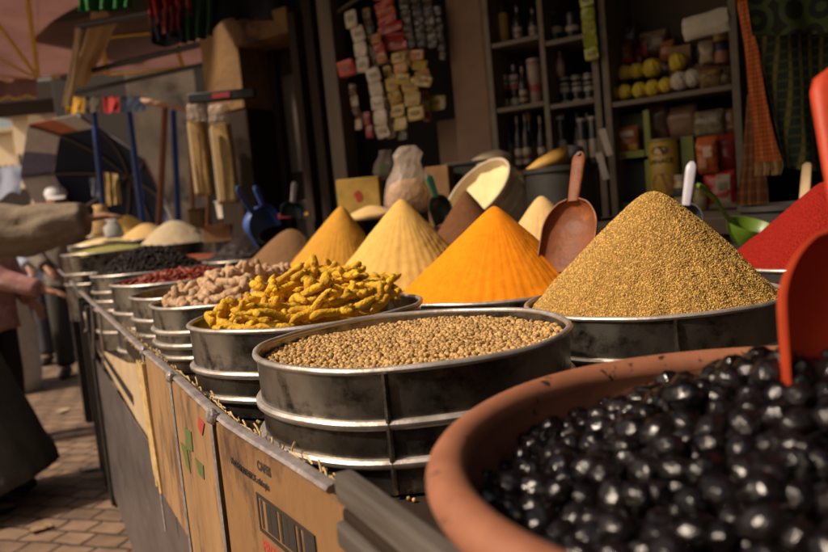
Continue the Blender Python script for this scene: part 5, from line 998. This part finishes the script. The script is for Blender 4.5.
def stander(label, x, y, H_, yaw, top, trous, hairm='hair', cap=None, scarf=None, reach=None):
    k = H_/1.72; c, s = math.cos(yaw), math.sin(yaw)
    def P(f, l, z): return Vector((x+(c*f-s*l)*k, y+(s*f+c*l)*k, z*k))
    J = dict(pelvis=P(0, 0, .93), waist=P(.0, 0, 1.08), chest=P(.02, 0, 1.30), neck=P(.03, 0, 1.47), head=P(.06, 0, 1.60), face=P(1, 0, 0)-P(0, 0, 0)+Vector((0, 0, -.15)), shL=P(0, .18, 1.40), elL=P(.06, .24, 1.12), wrL=P(.24, .16, .98), shR=P(0, -.18, 1.40), elR=P(.06, -.24, 1.12), wrR=P(.25, -.14, 1.0),
             hipL=P(0, .1, .9), knL=P(.03, .11, .49), anL=P(0, .11, .08), toL=P(.14, .13, .03), hipR=P(0, -.1, .9), knR=P(.03, -.11, .49), anR=P(0, -.11, .08), toR=P(.14, -.13, .03))
    if reach: J['elR'] = J['shR'].lerp(reach, .5)+Vector((0, 0, -.06)); J['wrR'] = reach
    t, fl, o0 = person(label, J, (x, y, 0), .014)
    garment('top', top, t, o0, [(P(0, 0, .82), .19*k, .19*k), (P(0, 0, 1.05), .18*k, .18*k), (P(.01, 0, 1.3), .18*k, .2*k), (P(.01, 0, 1.42), .14*k, .18*k), (P(.03, 0, 1.5), .075*k, .08*k)], .05, int(x*10))
    for a in 'LR':
        garment('sleeve', top, t, o0, [(J['sh'+a], .085*k, .085*k), (J['el'+a], .07*k, .07*k), (Vector(J['el'+a]).lerp(Vector(J['wr'+a]), .85), .055*k, .055*k)], .04, 2); garment('trouser_leg', trous, t, o0, [(J['hip'+a], .105*k, .105*k), (J['kn'+a], .08*k, .08*k), (Vector(J['an'+a])+Vector((0, 0, .02)), .075*k, .075*k)], .03, 4)
    if scarf: MB().ico(fl @ Matrix.Translation((0, -.025, .0)) @ Matrix.Diagonal((.10, .10, .125, 1)), 3, lambda p: p*(1+.08*nz(p, 3))).build('headscarf', scarf, t, angle=180)
    else: MB().ico(fl @ Matrix.Translation((0, -.022, .03)) @ Matrix.Diagonal((.084, .092, .088, 1)), 3).build('hair', hairm, t)
    if cap:
        MB().ico(fl @ Matrix.Translation((0, -.004, .045)) @ Matrix.Diagonal((.094, .104, .085, 1)), 3, lambda p: Vector((p.x, p.y, max(p.z, -.15)))).build('cap', cap, t); MB().sheet(lambda u, v: fl @ Vector(((u-.5)*.15, .09+.075*v*(1-(2*u-1)**2*.5), .04-.02*v)), 10, 6, .005).build('cap_brim', cap, t)
    shoes(t, J, o0, cm(.015, .012, .012, .5)); return t
pinkm = mat('pink_print', (.50, .27, .23), .9, col2=(.34, .13, .13), scale=16, stain=(.62, .5, .45), sscale=18, sthr=.57)
stander('person in a pink patterned top and dark trousers behind the wide sleeve', -2.62, 4.75, 1.52, -.25, pinkm, cm(.018, .016, .018, .9), scarf=cm(.55, .38, .36, .9), reach=D(46, 290, 4.6))
stander('person in a white cap and grey brown jacket beyond the sleeve', D(57, 200, 7.0).x, 7.0, 1.70, -1.2, cm(.20, .16, .13, .9), cm(.05, .045, .04, .9), cap=cm(.75, .73, .74, .8))
stander('bareheaded person in light blue far beyond the sleeve', D(40, 205, 7.8).x, 7.8, 1.68, -1.3, cm(.36, .40, .52, .9), cm(.04, .04, .05, .9))

for lb, px, py, d, H_, yaw, top_, tr_, kw in (('person in an orange brown top beyond the capped man', 47, 208, 8.6, 1.62, -1.6, (.42, .2, .08), (.05, .05, .06), {}), ('person with a white headscarf deep in the lane', 28, 207, 9.4, 1.60, -1.2, (.55, .5, .48), (.3, .28, .3), dict(scarf=cm(.68, .62, .6, .9))),
        ('person in a dark jacket far down the lane', 14, 210, 10.2, 1.72, -1.7, (.03, .03, .035), (.06, .05, .05), {}), ('person in a pale pink headscarf far down the lane', 5, 208, 8.9, 1.6, -1.4, (.5, .33, .32), (.2, .1, .1), dict(scarf=cm(.6, .4, .38, .9))), ('person in grey blue clothes at the end of the lane', 72, 208, 11.0, 1.7, -1.8, (.2, .23, .32), (.05, .05, .07), {})):
    stander(lb, D(px, py, d).x, d, H_, yaw, cm(*top_, .9), cm(*tr_, .9), **kw)
for lb, px, py, d, w_, c in (('pale sack heaped behind the reaching sleeve', 33, 232, 6.4, .5, (.55, .47, .4)), ('second pale sack left of the first one', 8, 236, 6.6, .55, (.48, .42, .4))):
    MB().loft([[Vector((w_/2*k*math.cos(q), w_*.4*k*math.sin(q), v*.9))+Vector((nz((math.cos(q)*2, math.sin(q)*2, v*4), 1, px), nz((math.cos(q)*2, 5, v*4), 1, px), 0))*.04 for q in np.linspace(0, 2*PI, 19)[:-1]] for v, k in ((0, .85), (.15, 1), (.6, .95), (.85, .75), (1, .4))]).build('grain_sack', cm(*c, .9), angle=180); o = bpy.data.objects[sorted(k.name for k in bpy.data.objects if k.name.startswith('grain_sack'))[-1]]; o.location = (D(px, py, d).x-.35, d, 0); tag(o, lb, 'sack', 'pale sacks in the lane')
cloth('grey_canopy', 'bluish grey canopy cloth beyond the navy parasol', ((-40, 172), (24, 166), (-40, 205), (20, 196)), (9., 9., 7.8, 7.8), cm(.22, .23, .3, .9), 2, .04, .006, cat='canopy')
# unseen buildings across the lane and behind the camera, added to cut sky fill
def row(label, s0, s1, n0, n1, zt, m):
    t = thing('building', label, 'building', S((s0+s1)/2, (n0+n1)/2, 0), STALL_ROT); MB().box((0, 0, zt/2), (s1-s0, abs(n1-n0), zt)).build('wall', m, t, False, bevel=.02)
    for k in range(3): MB().box(((k-1)*(s1-s0)*.3, -abs(n1-n0)/2*(1 if n0 > 0 else -1)*-1-.0, 1.05), (.95, .1, 2.1)).build('door', 'wood_dark', t, False, bevel=.01)
row('unseen brown stone building across the lane, added to block low sky light', -7, 2.2, -6.2, -5.0, 2.3, stonew)
row('unseen dark shop front added behind the camera to cut sky fill', -3.4, -2.4, -3.9, 5.0, 3.2, cm(.05, .04, .03, .9))

for k, (px, py, c, lb) in enumerate(((88, 470, (.6, .5, .4), 'pale paper scrap on the cobbles, nearest one'), (62, 412, (.5, .4, .28), 'tan paper scrap on the cobbles by the stall leg'), (70, 372, (.62, .52, .42), 'pale paper scrap farther along the cobbles'), (40, 530, (.3, .2, .1), 'brown leaf like scrap by the hem of the robe'))):
    p = onz(px, py, .004); o = MB().sheet(lambda u, v: Vector(((u-.5)*.09+.01*nz((u*3, v*3, k)), (v-.5)*.06, .012+.012*nz((u*4, v*4, k)))), 8, 6, .0012).build('paper_scrap', cm(*c, .9), angle=180); o.location = p; o.rotation_euler = (0, 0, k*1.3); tag(o, lb, 'scrap', 'scraps on the cobbles')
q = []
for c_, r_, n_ in ((cor, RAD, 90), (tur, RAD, 60)):
    for i in range(n_):
        a = rng.uniform(0, 2*PI); rr_ = r_+rng.uniform(.004, .03); q.append((c_.x+rr_*math.cos(a), c_.y+rr_*math.sin(a), PLAT+.003))
scatter('spilled_seed', q, .003, 'coriander', label='spilled seeds and crumbs scattered on the counter between the tubs', cat='seeds')
